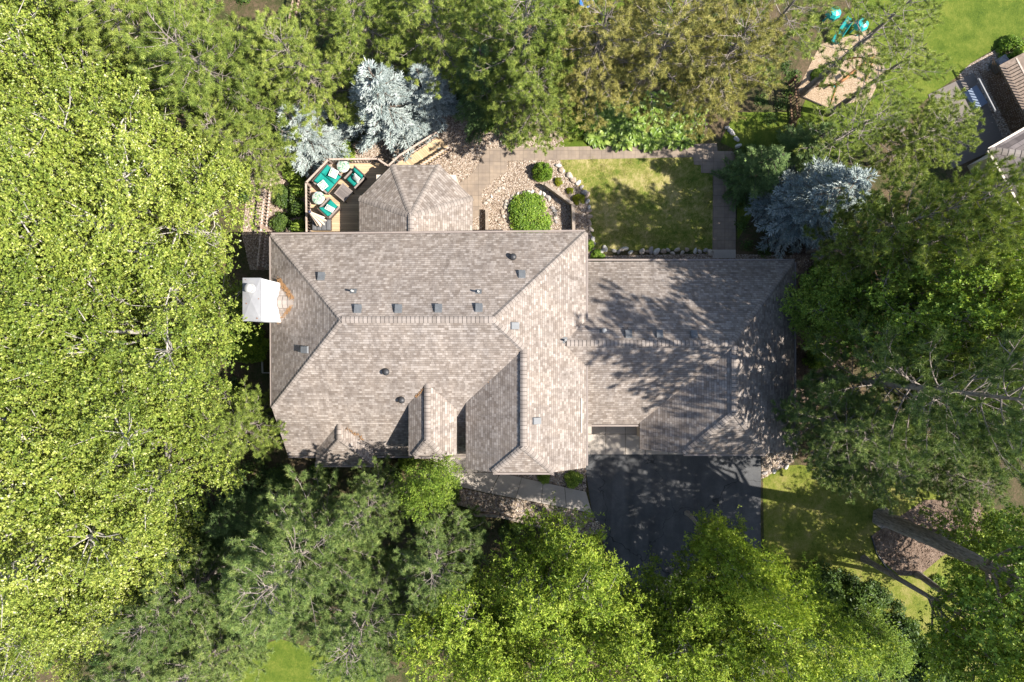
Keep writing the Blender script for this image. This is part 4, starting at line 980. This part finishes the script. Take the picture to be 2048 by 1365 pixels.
def spruce(seed, h, cr, leaf, bark, whorl=.32, perw=9, twig=.1, fl=.2, fw=.05, droop=.18):
    r_ = np.random.default_rng(seed); polys = []; rads = []; B = []; D = []; LL = []; WW = []; T = []
    polys.append([np.array([0, 0, -.1]), np.array([0, 0, h * .5]), np.array([0, 0, h])]); rads.append([.16, .09, .02])
    z = .35
    while z < h * .97:
        t_ = z / h; L0 = cr * (1 - t_) ** .85
        for k in range(max(4, int(perw * (1 - t_ * .5)))):
            a = r_.uniform(0, 6.283); L = max(.15, L0 * r_.uniform(.72, 1.1)); d0 = np.array([math.cos(a), math.sin(a), 0]); sd_ = np.array([-d0[1], d0[0], 0])
            rise = .45 * t_ - droop; bt = np.clip(r_.normal(.5, .1), .2, .8)
            z0 = z + r_.normal(0, .06); P_ = lambda s: np.array([0, 0, z0]) + d0 * L * s + np.array([0, 0, L * (rise * s + .14 * s * s)])
            polys.append([P_(0), P_(.5), P_(1)]); rads.append([.025 * (L / cr + .4), .015, .005])
            n = max(3, int(L / twig))
            for i in range(n):
                s = .15 + .85 * (i + r_.uniform(0, 1)) / n; p = P_(s); l1 = (.16 + .34 * (1 - s) * min(1.5, L)) * r_.uniform(.8, 1.2)
                for sgn in (1, -1):
                    dd = nrm(d0 * .72 + sd_ * sgn * r_.uniform(.55, .9) + np.array([0, 0, r_.uniform(-.12, .3)]))
                    B.append(p); D.append(dd); LL.append(l1); WW.append(fw * .8); T.append(bt - .12)
                    for q in range(int(2 + l1 / .11)):
                        b = p + dd * l1 * r_.uniform(.25, .95); d2 = nrm(dd * .7 + sd_ * r_.normal(0, .6) + d0 * .3 + np.array([0, 0, r_.uniform(-.1, .55)]))
                        B.append(b); D.append(d2); LL.append(fl * r_.uniform(.6, 1.2)); WW.append(fw); T.append(bt + r_.normal(.05, .12))
            B.append(P_(.92)); D.append(nrm(P_(1) - P_(.9))); LL.append(fl * 1.3); WW.append(fw); T.append(bt + .15)
        z += whorl * r_.uniform(.7, 1.25)
    B, D, LL, WW, T = map(np.array, (B, D, LL, WW, T)); n = len(B)
    # needle-clad fingers: five-sided spindles (two cones)
    u = nrm(np.cross(D, nrm(r_.normal(size=(n, 3))))); w = np.cross(D, u); ks = 4
    ring = [(u * math.cos(2 * math.pi * i / ks) + w * math.sin(2 * math.pi * i / ks)) * WW[:, None] * .5 + B + D * LL[:, None] * .35 for i in range(ks)]
    V = np.stack([B] + ring + [B + D * LL[:, None]], 1); o = (np.arange(n) * (ks + 2))[:, None]
    Fs = []
    for i in range(ks):
        Fs.append(np.concatenate([o, o + 1 + (i + 1) % ks, o + 1 + i], 1)); Fs.append(np.concatenate([o + ks + 1, o + 1 + i, o + 1 + (i + 1) % ks], 1))
    V = V.reshape(-1, 3); tint = np.tile(np.clip(T, 0, 1), 2 * ks)
    # needles along the fingers
    nn = 5; b2 = np.repeat(B + D * LL[:, None] * .25, nn, 0) + np.repeat(D * LL[:, None], nn, 0) * r_.uniform(0, .75, (n * nn, 1))
    d2 = nrm(np.repeat(D, nn, 0) * .6 + r_.normal(0, .7, (n * nn, 3))); V2, F2 = blades(b2, d2, r_.uniform(.04, .075, n * nn), np.full(n * nn, .016), r_)
    tv, tf = tubes(polys, rads, 5)
    return np_mesh('trunk', tv, [tf], bark, smooth=True), np_mesh('crown', np.concatenate([V, V2]), Fs + [F2 + len(V)], leaf, np.concatenate([tint, np.clip(np.repeat(T, nn) + .1, 0, 1)]))

def shrub(seed, r, h, n, size, leaf, lump=.3, upright=.6):
    r_ = np.random.default_rng(seed); k = 20; lc = nrm(r_.normal(size=(k, 3)) + [0, 0, .55]); lc[:, 2] = np.abs(lc[:, 2])
    k2 = 46; ld = nrm(r_.normal(size=(k2, 3)) + [0, 0, .45]); ld[:, 2] = np.abs(ld[:, 2]); lr = (1 - lump * r_.uniform(0, 1.1, k2))
    i = r_.integers(0, k2, n); d = nrm(r_.normal(size=(n, 3)) + ld[i] * .8 + [0, 0, .25])
    q = ld[i] * (lr[i] * .74)[:, None] + d * (.27 * r_.uniform(.45, 1.12, n) * (1 + lump * .5))[:, None]
    pos = q * np.array([r, r, h]); pos[:, 2] = np.abs(pos[:, 2]) + .04
    nr = nrm(d * .6 + r_.normal(0, .5, (n, 3)) + [0, 0, upright]); V, Fi = leaf_quads(pos, nr, size * r_.uniform(.6, 1.3, n), rng=r_)
    tint = np.clip(r_.normal(.47, .11, k2)[i] + r_.normal(0, .17, n), 0, 1)
    polys = []; rads = []
    for i in range(10):
        q = lc[i] * [r * .7, r * .7, h * .7]; polys.append([np.zeros(3), q * .5 + [0, 0, .08], q]); rads.append([.025, .018, .006])
    tv, tf = tubes(polys, rads, 5)
    return np_mesh('stems', tv, [tf], BARK_D, smooth=True), np_mesh('foliage', V, [Fi], leaf, tint)

def plant(name, meshes, x, y, z, rz, sc, label, cat, group, names=('trunk', 'crown')):
    o = tag(empty(name, (x, y, z), rz), label, cat, group); o.scale = sc if hasattr(sc, '__len__') else (sc, sc, sc)
    for n_, me in zip(names, meshes): link(n_, me, o)
    return o

# ------------------------------------------------------------------ tree prototypes
COT = [deciduous(11 + i, 15.5, 5.2, 4.5, 25, 28, 162, .104, L_COTTON, BARK_W, .36, .32, .72, .26, .55, 1.0, 0, .74, 1.0, 1.5) for i in range(3)]
LIM = [deciduous(31 + i, 12.5, 3.9, 2.5, 22, 22, 90, .15, L_LIME, BARK_G, .34, .2, .85, .2, .45, .6, .15, .42, 1.25) for i in range(2)]
SPIRE = deciduous(41, 13.5, 2.5, 2.5, 22, 18, 90, .15, L_LIME, BARK_G, .36, .16, .95, .2, .45, .6, .75, .42, 1.25)
GRN = [deciduous(51 + i, 12.0, 4.2, 3.0, 22, 24, 99, .13, L_GREEN, BARK_G, .36, .22, .8, .26, .5, .9, 0, .7) for i in range(2)]
PIN = [pine(61 + i, 13.5, 4.0, 3.0, L_PINE, BARK_P, nb=66, blade=56) for i in range(3)]
PIND = [pine(65 + i, 13.5, 4.0, 3.0, L_PINED, BARK_P, nb=66, blade=56) for i in range(2)]
PINS = [pine(71 + i, 14.5, 3.9, 6.0, L_PINE, BARK_P, nb=28, blade=44, sparse=.7, bare=2.2, trunk_r=.24) for i in range(2)]
PINY = [pine(81 + i, 14.0, 4.2, 4.0, L_PINEY, BARK_P, nb=54, blade=48, bare=1.8, trunk_r=.22) for i in range(2)]
BLU = [spruce(91 + i, 7.2, 2.5, L_BLUE, BARK_D, fl=.2, fw=.055) for i in range(2)]
SPR = [spruce(95 + i, 8.5, 2.5, L_SPRUCE, BARK_D, fl=.2, fw=.05) for i in range(2)]

def tree(name, protos, k, px, py, zc, sc, label, group, rz=None):
    """(px, py): where the crown's middle, at height zc, shows in the photo"""
    p = P(px, py, zc); me = protos[k % len(protos)] if isinstance(protos, list) else protos
    return plant(name, me, p.x, p.y, 0, R.uniform(0, 6.28) if rz is None else rz, sc, label, 'tree', group)

GC = 'cottonwoods left of the house'
for i, (px, py, zc, s, lb) in enumerate((
    (222, 405, 11, 1.0, 'broad pale-leaved cottonwood nearest the picket fence'),
    (235, 668, 11, 1.0, 'broad pale-leaved cottonwood nearest the white chimney'),
    (60, 240, 11, 1.0, 'broad pale-leaved cottonwood in the upper left corner, beside a dark gap to the pines'),
    (40, 500, 11, 1.05, 'broad cottonwood at the left edge showing a thick grey forked limb'),
    (60, 770, 11, 1.0, 'broad cottonwood at the left edge over the shaded asphalt'),
    (245, 880, 10, .95, 'pale-leaved cottonwood left of the small olive pine by the front bay'),
    (60, 1040, 11, 1.05, 'broad cottonwood at the left edge below the asphalt gaps'),
    (150, 1150, 10, .8, 'smaller cottonwood wedged against the lower left pines'),
    (-20, 1270, 10, .8, 'cottonwood in the lower left corner'),
    (70, 20, 9, .85, 'cottonwood cut by the top edge at upper left'))):
    tree('cottonwood_tree', COT, i, px, py, zc, s, lb, GC)
GP = 'pines around the house'
for i, (k, px, py, zc, s, lb) in enumerate((
    (PIN, 400, 130, 10, 1.0, 'large olive pine at upper left between cottonwoods and spruces'),
    (PIN, 440, 260, 8, .72, 'smaller olive pine hanging over the picket fence'),
    (PIN, 250, 40, 10, .95, 'olive pine at the top edge above the cottonwoods'),
    (PIN, 590, 120, 8, .8, 'dense olive pine between the two blue spruces'),
    (PIN, 700, 5, 9, .8, 'olive pine at the top edge above the largest blue spruce'),
    (PIN, 860, 5, 9, .8, 'shaded olive pine at the top edge above the green fir'),
    (PIN, 1050, 50, 10, .95, 'olive pine at the top edge below the blue tub'),
    (PIN, 1075, 165, 8, .72, 'low olive pine beside the leafy hosta bed'),
    (PIN, 445, 865, 7, .68, 'small dense olive pine beside the front left corner of the house'),
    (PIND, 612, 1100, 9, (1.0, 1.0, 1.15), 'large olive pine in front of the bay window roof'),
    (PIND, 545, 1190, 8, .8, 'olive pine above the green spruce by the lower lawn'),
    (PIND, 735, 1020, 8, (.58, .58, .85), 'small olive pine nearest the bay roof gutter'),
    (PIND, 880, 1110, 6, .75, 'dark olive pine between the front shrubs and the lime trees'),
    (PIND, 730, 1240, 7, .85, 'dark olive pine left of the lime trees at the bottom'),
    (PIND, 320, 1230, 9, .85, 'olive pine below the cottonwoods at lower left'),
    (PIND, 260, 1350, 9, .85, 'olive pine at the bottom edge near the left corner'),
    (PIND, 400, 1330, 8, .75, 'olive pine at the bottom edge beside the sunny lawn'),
    (PINY, 1205, 60, 10, .85, 'yellowing pine above the hosta bed showing a bare trunk'),
    (PINY, 1345, 55, 10, .95, 'yellowing pine at the top, nearest the playground'),
    (PINY, 1475, 85, 10, .85, 'yellowing pine with many bare grey twigs left of the playground'),
    (PINS, 1590, 0, 11, .85, 'sparse grey-twigged pine at the top edge left of the teal play equipment'),
    (PINS, 1805, 15, 11, .85, 'sparse pine whose long bare trunk leans past the teal slide to the top edge'),
    (PINS, 1765, 225, 10, .72, 'sparse pine below the playground with a bare leaning trunk'),
    (PIN, 1900, 248, 8, .66, 'bushy pine beside the neighbour patio'),
    (PIN, 1985, 505, 9, (.6, .6, 1.0), 'bushy pine overhanging the neighbour gutter'),
    (PIN, 1845, 435, 12, (.7, .7, 1.3), 'olive pine right of the blue spruce by the garage'),
    (PIN, 1880, 480, 12, (.75, .75, 1.25), 'olive pine between the blue spruce and the right-hand green trees'),
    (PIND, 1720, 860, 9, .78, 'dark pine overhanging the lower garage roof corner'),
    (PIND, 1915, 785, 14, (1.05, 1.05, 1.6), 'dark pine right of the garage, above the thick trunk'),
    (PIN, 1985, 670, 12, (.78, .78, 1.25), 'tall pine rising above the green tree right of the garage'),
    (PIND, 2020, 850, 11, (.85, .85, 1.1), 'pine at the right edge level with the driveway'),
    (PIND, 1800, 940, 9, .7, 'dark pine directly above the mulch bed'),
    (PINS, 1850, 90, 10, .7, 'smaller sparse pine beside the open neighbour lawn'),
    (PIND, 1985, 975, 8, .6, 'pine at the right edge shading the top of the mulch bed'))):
    tree('pine_tree', k, i, px, py, zc, s, lb, GP)
GS_ = 'spruces around the house'
for i, (k, px, py, zc, s, lb) in enumerate((
    (BLU, 770, 200, 4, 1.2, 'largest silvery blue spruce above the deck'),
    (BLU, 850, 185, 3, .9, 'silvery blue spruce between the largest blue spruce and the green fir'),
    (BLU, 605, 260, 3.5, .95, 'pale blue spruce left of the deck corner'),
    (BLU, 1650, 395, 4.5, 1.3, 'dusky blue spruce right of the paver path'),
    (SPR, 965, 150, 5, 1.0, 'deep green fir right of the blue spruces'),
    (SPR, 1520, 340, 3, .8, 'dark green fir between paver path and blue spruce'),
    (SPR, 1615, 290, 3, .75, 'dark green fir behind the dusky blue spruce'),
    (SPR, 480, 1275, 5, .85, 'bright green spruce beside the sunny bottom lawn'),
    (SPR, 370, 1110, 4.5, .95, 'green spruce in the dark gap below the cottonwoods'),
    (SPR, 470, 1030, 2.5, .75, 'shaded spruce beside the front left house corner'))):
    tree('spruce_tree', k, i, px, py, zc, s, lb, GS_)
GL = 'lime green trees below the driveway'
for i, (k, px, py, zc, s, lb) in enumerate((
    (LIM, 1110, 1215, 9, .98, 'lime green tree directly below the front walkway'),
    (LIM, 920, 1280, 8, .88, 'lime green tree at the left end of the lime row'),
    (LIM, 1270, 1330, 9, .95, 'lime green tree at the bottom edge below the driveway'),
    (SPIRE, 1495, 1145, 11, (.72, .72, 1.32), 'tall narrow lime green tree spearing up beside the driveway'),
    (LIM, 1590, 1290, 10, (.95, .95, 1.1), 'lime green tree at the right end of the lime row'),
    (LIM, 1040, 1380, 9, .95, 'lime green tree cut by the bottom edge, left of the driveway'),
    (LIM, 1450, 1375, 9, .9, 'lime green tree cut by the bottom edge, right of the driveway foot'),
    (LIM, 1430, 1280, 9, .85, 'darker lime green tree filling the foot of the driveway'))):
    tree('lime_tree', k, i, px, py, zc, s, lb, GL)
GG = 'green trees right of the garage'
for i, (px, py, zc, s, lb) in enumerate((
    (1930, 585, 12, (.9, .9, 1.28), 'round green tree right of the garage'),
    (2010, 560, 9, (.9, .9, 1.0), 'green tree at the right edge below the neighbour house'),
    (1990, 700, 9, (.85, .85, 1.0), 'green tree at the right edge above the dark pines'),
    (2110, 1170, 9, .8, 'green tree at the right edge beside the thick trunk'),
    (858, 968, 6, (.4, .4, .78), 'small leafy green tree left of the front porch'),
    (1700, 610, 7, .62, 'small green tree against the dark slat fence'),
    (1740, 1290, 4, .5, 'dark green tree at the bottom right of the lime trees'))):
    tree('broadleaf_tree', GRN, i, px, py, zc, s, lb, GG)
# the big leaning trunk at lower right, crown above the frame's corner
BIG = deciduous(101, 21, 4.3, 11.5, 17, 20, 90, .16, L_GREEN, BARK_R, .36, .44, .75, .3, .5, .8)
p = P(1765, 1035); plant('shade_tree', BIG, p.x, p.y, 0, 2.0, 1.0, 'huge shade tree whose thick dark trunk leans across the lower right', 'tree', None)

THIN = deciduous(111, 15.5, 2.7, 8.5, 14, 20, 90, .14, L_LIME, BARK_R, .38, .17, .85, .25, .5, .6, 0, .6)
for px, py, rz, lb in ((1728, 1118, 1.0, 'slender tree with a thin bent trunk below the mulch bed'), (1836, 1150, 3.5, 'slender thin-trunked tree just right of the curved black edging')):
    p = P(px, py); plant('slender_tree', THIN, p.x, p.y, 0, rz, 1.0, lb, 'tree', 'slender trees at lower right')
# ------------------------------------------------------------------ shrubs, hostas, ground cover
SB = [shrub(201 + i, 1.0, .85, 5200, .115, L_SHRUB, .22) for i in range(2)]
SBL = shrub(205, 1.0, .62, 7500, .085, L_SHRUB, .25)
SY = shrub(207, 1.0, .8, 2600, .12, L_YSHRUB, .25)
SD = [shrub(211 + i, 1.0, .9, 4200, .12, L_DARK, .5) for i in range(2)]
SM = [shrub(221 + i, 1.0, .85, 4600, .12, L_GREEN, .5) for i in range(2)]
SN = ('stems', 'foliage')
def bush(me, px, py, r, h, label, group=None, name='shrub', zc=None):
    p = P(px, py, h * .5 if zc is None else zc); plant(name, me, p.x, p.y, 0, R.uniform(0, 6.28), (r, r, h), label, 'shrub', group, SN)
bush(SB[0], 1085, 342, .66, 1.1, 'clipped ball-shaped green shrub below the paver path')
bush(SBL, 1060, 428, 1.55, 1.1, 'largest round green bush ringed by small stones')
bush(SY, 1117, 363, .3, .4, 'small yellow-green shrub touching the curved row of stones')
bush(SY, 1140, 381, .25, .35, 'tiniest yellow-green shrub, midway along the angled timber wall')
bush(SY, 1158, 398, .42, .5, 'bronze-tinted yellow shrub at the corner of the angled timber wall')
bush(SB[1], 1150, 242, .95, 1.1, 'rounded bright green shrub at the left end of the hosta bed')
bush(SB[1], 1196, 512, .48, .5, 'low green shrub in the corner of house and garage roofs')
bush(SB[0], 1177, 490, .4, .5, 'green shrub against the upper right corner of the main roof')
GB = 'shrubs between picket fence and deck'
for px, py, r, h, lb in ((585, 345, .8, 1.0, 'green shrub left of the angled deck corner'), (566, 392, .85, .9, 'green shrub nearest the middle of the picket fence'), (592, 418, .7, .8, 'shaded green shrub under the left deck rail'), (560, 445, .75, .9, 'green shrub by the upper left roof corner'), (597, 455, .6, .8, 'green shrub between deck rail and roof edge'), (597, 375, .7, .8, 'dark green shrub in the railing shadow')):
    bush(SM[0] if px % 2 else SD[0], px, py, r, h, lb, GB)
bush(SM[1], 690, 302, .7, .9, 'green shrub between the two blue spruces and the deck')
bush(SB[0], 490, 690, 1.3, 1.6, 'bright green shrub below the white chimney')
bush(SM[0], 500, 600, .8, 1.2, 'green shrub beside the foot of the white chimney')
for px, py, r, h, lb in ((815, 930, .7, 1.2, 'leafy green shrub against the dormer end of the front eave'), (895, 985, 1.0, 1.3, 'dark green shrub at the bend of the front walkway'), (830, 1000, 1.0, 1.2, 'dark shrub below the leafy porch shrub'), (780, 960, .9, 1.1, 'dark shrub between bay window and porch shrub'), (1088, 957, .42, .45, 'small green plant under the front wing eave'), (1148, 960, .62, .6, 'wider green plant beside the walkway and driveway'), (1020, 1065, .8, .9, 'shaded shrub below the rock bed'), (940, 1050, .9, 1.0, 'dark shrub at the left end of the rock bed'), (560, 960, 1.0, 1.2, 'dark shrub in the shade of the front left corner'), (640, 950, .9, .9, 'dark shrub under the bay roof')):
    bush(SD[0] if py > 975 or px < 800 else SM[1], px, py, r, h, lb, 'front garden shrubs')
for px, py, r, h, lb in ((1655, 545, .9, 1.5, 'bright lime shrub right of the garage roof edge'), (1640, 595, .8, 1.4, 'lime shrub below the bright one beside the garage'), (1690, 600, 1.0, 1.8, 'tall green shrub beside the slat fence'), (1640, 715, .9, 1.2, 'dark shrub below the dark slat fence'), (1930, 1020, .5, .6, 'grassy green clump in the mulch bed'), (1990, 1050, .6, .7, 'bright green clump at the right of the mulch bed'), (1880, 1165, .55, .5, 'bright green clump beside the thick trunk'), (2030, 95, .9, 1.0, 'leafy green shrub beside the neighbour air conditioner'), (1640, 150, .5, .7, 'small shrub left of the swing set'), (970, 245, .7, .6, 'low bright green plant at the edge of the gravel')):
    bush(SB[0] if px in (1655, 1640, 2030) and py < 600 else SM[0], px, py, r, h, lb, 'scattered garden shrubs')
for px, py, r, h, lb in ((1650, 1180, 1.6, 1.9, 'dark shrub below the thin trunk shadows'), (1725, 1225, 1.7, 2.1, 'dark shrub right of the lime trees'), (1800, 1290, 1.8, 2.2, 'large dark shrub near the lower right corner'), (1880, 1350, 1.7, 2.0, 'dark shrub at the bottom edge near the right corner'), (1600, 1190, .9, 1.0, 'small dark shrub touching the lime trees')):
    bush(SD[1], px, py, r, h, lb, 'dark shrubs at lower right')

def hosta(seed):
    r_ = np.random.default_rng(seed); V = []; Fq = []; T = []
    for i in range(22):
        a = i * 2.4 + r_.normal(0, .2); L = .34 * r_.uniform(.6, 1.1); w = L * .62; e = r_.uniform(.35, 1.1) * (1 - i / 40)
        d = np.array([math.cos(a), math.sin(a), 0]); s = np.array([-d[1], d[0], 0]); n0 = len(V)
        for j, (t_, ww) in enumerate(((.25, .25), (.5, .95), (.75, .9), (1.0, .08))):
            c = d * L * 1.5 * t_ * math.cos(e * .6) + np.array([0, 0, L * 1.3 * (math.sin(e) * t_ - .55 * t_ * t_) + .1])
            for sgn, up in ((-1, .06), (0, 0), (1, .06)): V.append(c + s * sgn * w * .5 * ww + np.array([0, 0, up * ww]))
        for j in range(3):
            for q in range(2): k = n0 + j * 3 + q; Fq.append((k, k + 1, k + 4, k + 3))
        T += [np.clip(r_.normal(.5, .2), 0, 1)] * 6
    return np_mesh('hosta_plant', np.array(V), [np.array(Fq)], L_HOSTA, T, True)
HO = [hosta(i) for i in range(4)]
hb = [P(*q) for q in ((1172, 205), (1300, 195), (1400, 215), (1400, 285), (1300, 292), (1180, 285))]
pts_ = []
for _ in range(4000):
    x = R.uniform(4, 12.5); y = R.uniform(12, 15.6)
    if inpoly(np.array([x]), np.array([y]), hb)[0] and all((x - a) ** 2 + (y - b) ** 2 > .36 ** 2 for a, b in pts_): pts_.append((x, y))
    if len(pts_) > 95: break
for x, y in pts_:
    o = link('hosta_plant', HO[int(R.integers(4))]); o.location = (x, y, 0); s = R.uniform(.85, 1.35); o.scale = (s, s, s); o.rotation_euler.z = R.uniform(0, 6.28)
    tag(o, 'broad-leaved green hosta massed in the bed above the paver path', 'plant', 'hostas in the bed above the paver path')

def cover(name, poly, n, leaf, size, hmax, label, clump=.5, holes=()):
    n = int(n)
    W = [P(*q) for q in poly]; xs = [w.x for w in W]; ys = [w.y for w in W]
    k = max(8, int(n / 260)); cx_ = R.uniform(min(xs), max(xs), k * 3); cy_ = R.uniform(min(ys), max(ys), k * 3); ok = inpoly(cx_, cy_, W)
    cx_, cy_ = cx_[ok][:k], cy_[ok][:k]; k = len(cx_); i = R.integers(0, k, n); hh = R.uniform(.25, 1, k)[i] * hmax
    d = nrm(R.normal(size=(n, 3)) + [0, 0, .2]); d[:, 2] = np.abs(d[:, 2]); rr = R.uniform(0, 1, n)[:, None] ** .5
    pos = np.stack([cx_[i], cy_[i], np.zeros(n)], 1) + d * rr * np.stack([np.full(n, clump), np.full(n, clump), hh], 1)
    V, Fi = leaf_quads(pos, nrm(d * .5 + R.normal(0, .4, (n, 3)) + [0, 0, .7]), size * R.uniform(.6, 1.3, n)); tint = np.clip(R.normal(.45, .12, k)[i] + R.normal(0, .15, n), 0, 1)
    return tag(link(name, np_mesh(name, V, [Fi], leaf, tint)), label, None, None, 'stuff')
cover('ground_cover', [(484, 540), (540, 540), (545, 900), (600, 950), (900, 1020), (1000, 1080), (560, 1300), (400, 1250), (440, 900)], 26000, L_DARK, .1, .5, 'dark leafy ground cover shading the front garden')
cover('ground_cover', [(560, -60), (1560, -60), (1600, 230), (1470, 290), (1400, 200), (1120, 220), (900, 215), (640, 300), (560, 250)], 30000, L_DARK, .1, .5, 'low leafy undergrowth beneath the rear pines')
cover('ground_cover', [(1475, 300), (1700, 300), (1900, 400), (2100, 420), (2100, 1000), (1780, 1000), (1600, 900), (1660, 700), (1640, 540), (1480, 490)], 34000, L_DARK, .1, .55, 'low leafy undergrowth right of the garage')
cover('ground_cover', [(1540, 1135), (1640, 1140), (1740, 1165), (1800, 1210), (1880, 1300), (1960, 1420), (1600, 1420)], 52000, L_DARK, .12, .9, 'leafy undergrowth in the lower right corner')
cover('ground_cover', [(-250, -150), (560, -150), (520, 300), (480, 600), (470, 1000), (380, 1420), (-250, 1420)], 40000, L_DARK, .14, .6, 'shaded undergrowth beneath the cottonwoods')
cover('fallen_leaves', [(1172, 910), (1522, 910), (1521, 1060), (1500, 1150), (1230, 1100), (1190, 1030)], 900, L_YSHRUB, .045, .01, 'scattered fallen leaves on the driveway', 1.2)
cover('fallen_leaves', [(1530, 960), (1750, 960), (1760, 1150), (1540, 1180)], 900, L_YSHRUB, .06, .02, 'scattered fallen leaves on the front lawn', 1.0)
cover('lawn_tufts', LAWNP, 26000, L_PINEY, .06, .05, 'tufts of longer grass in the rear lawn', .35)
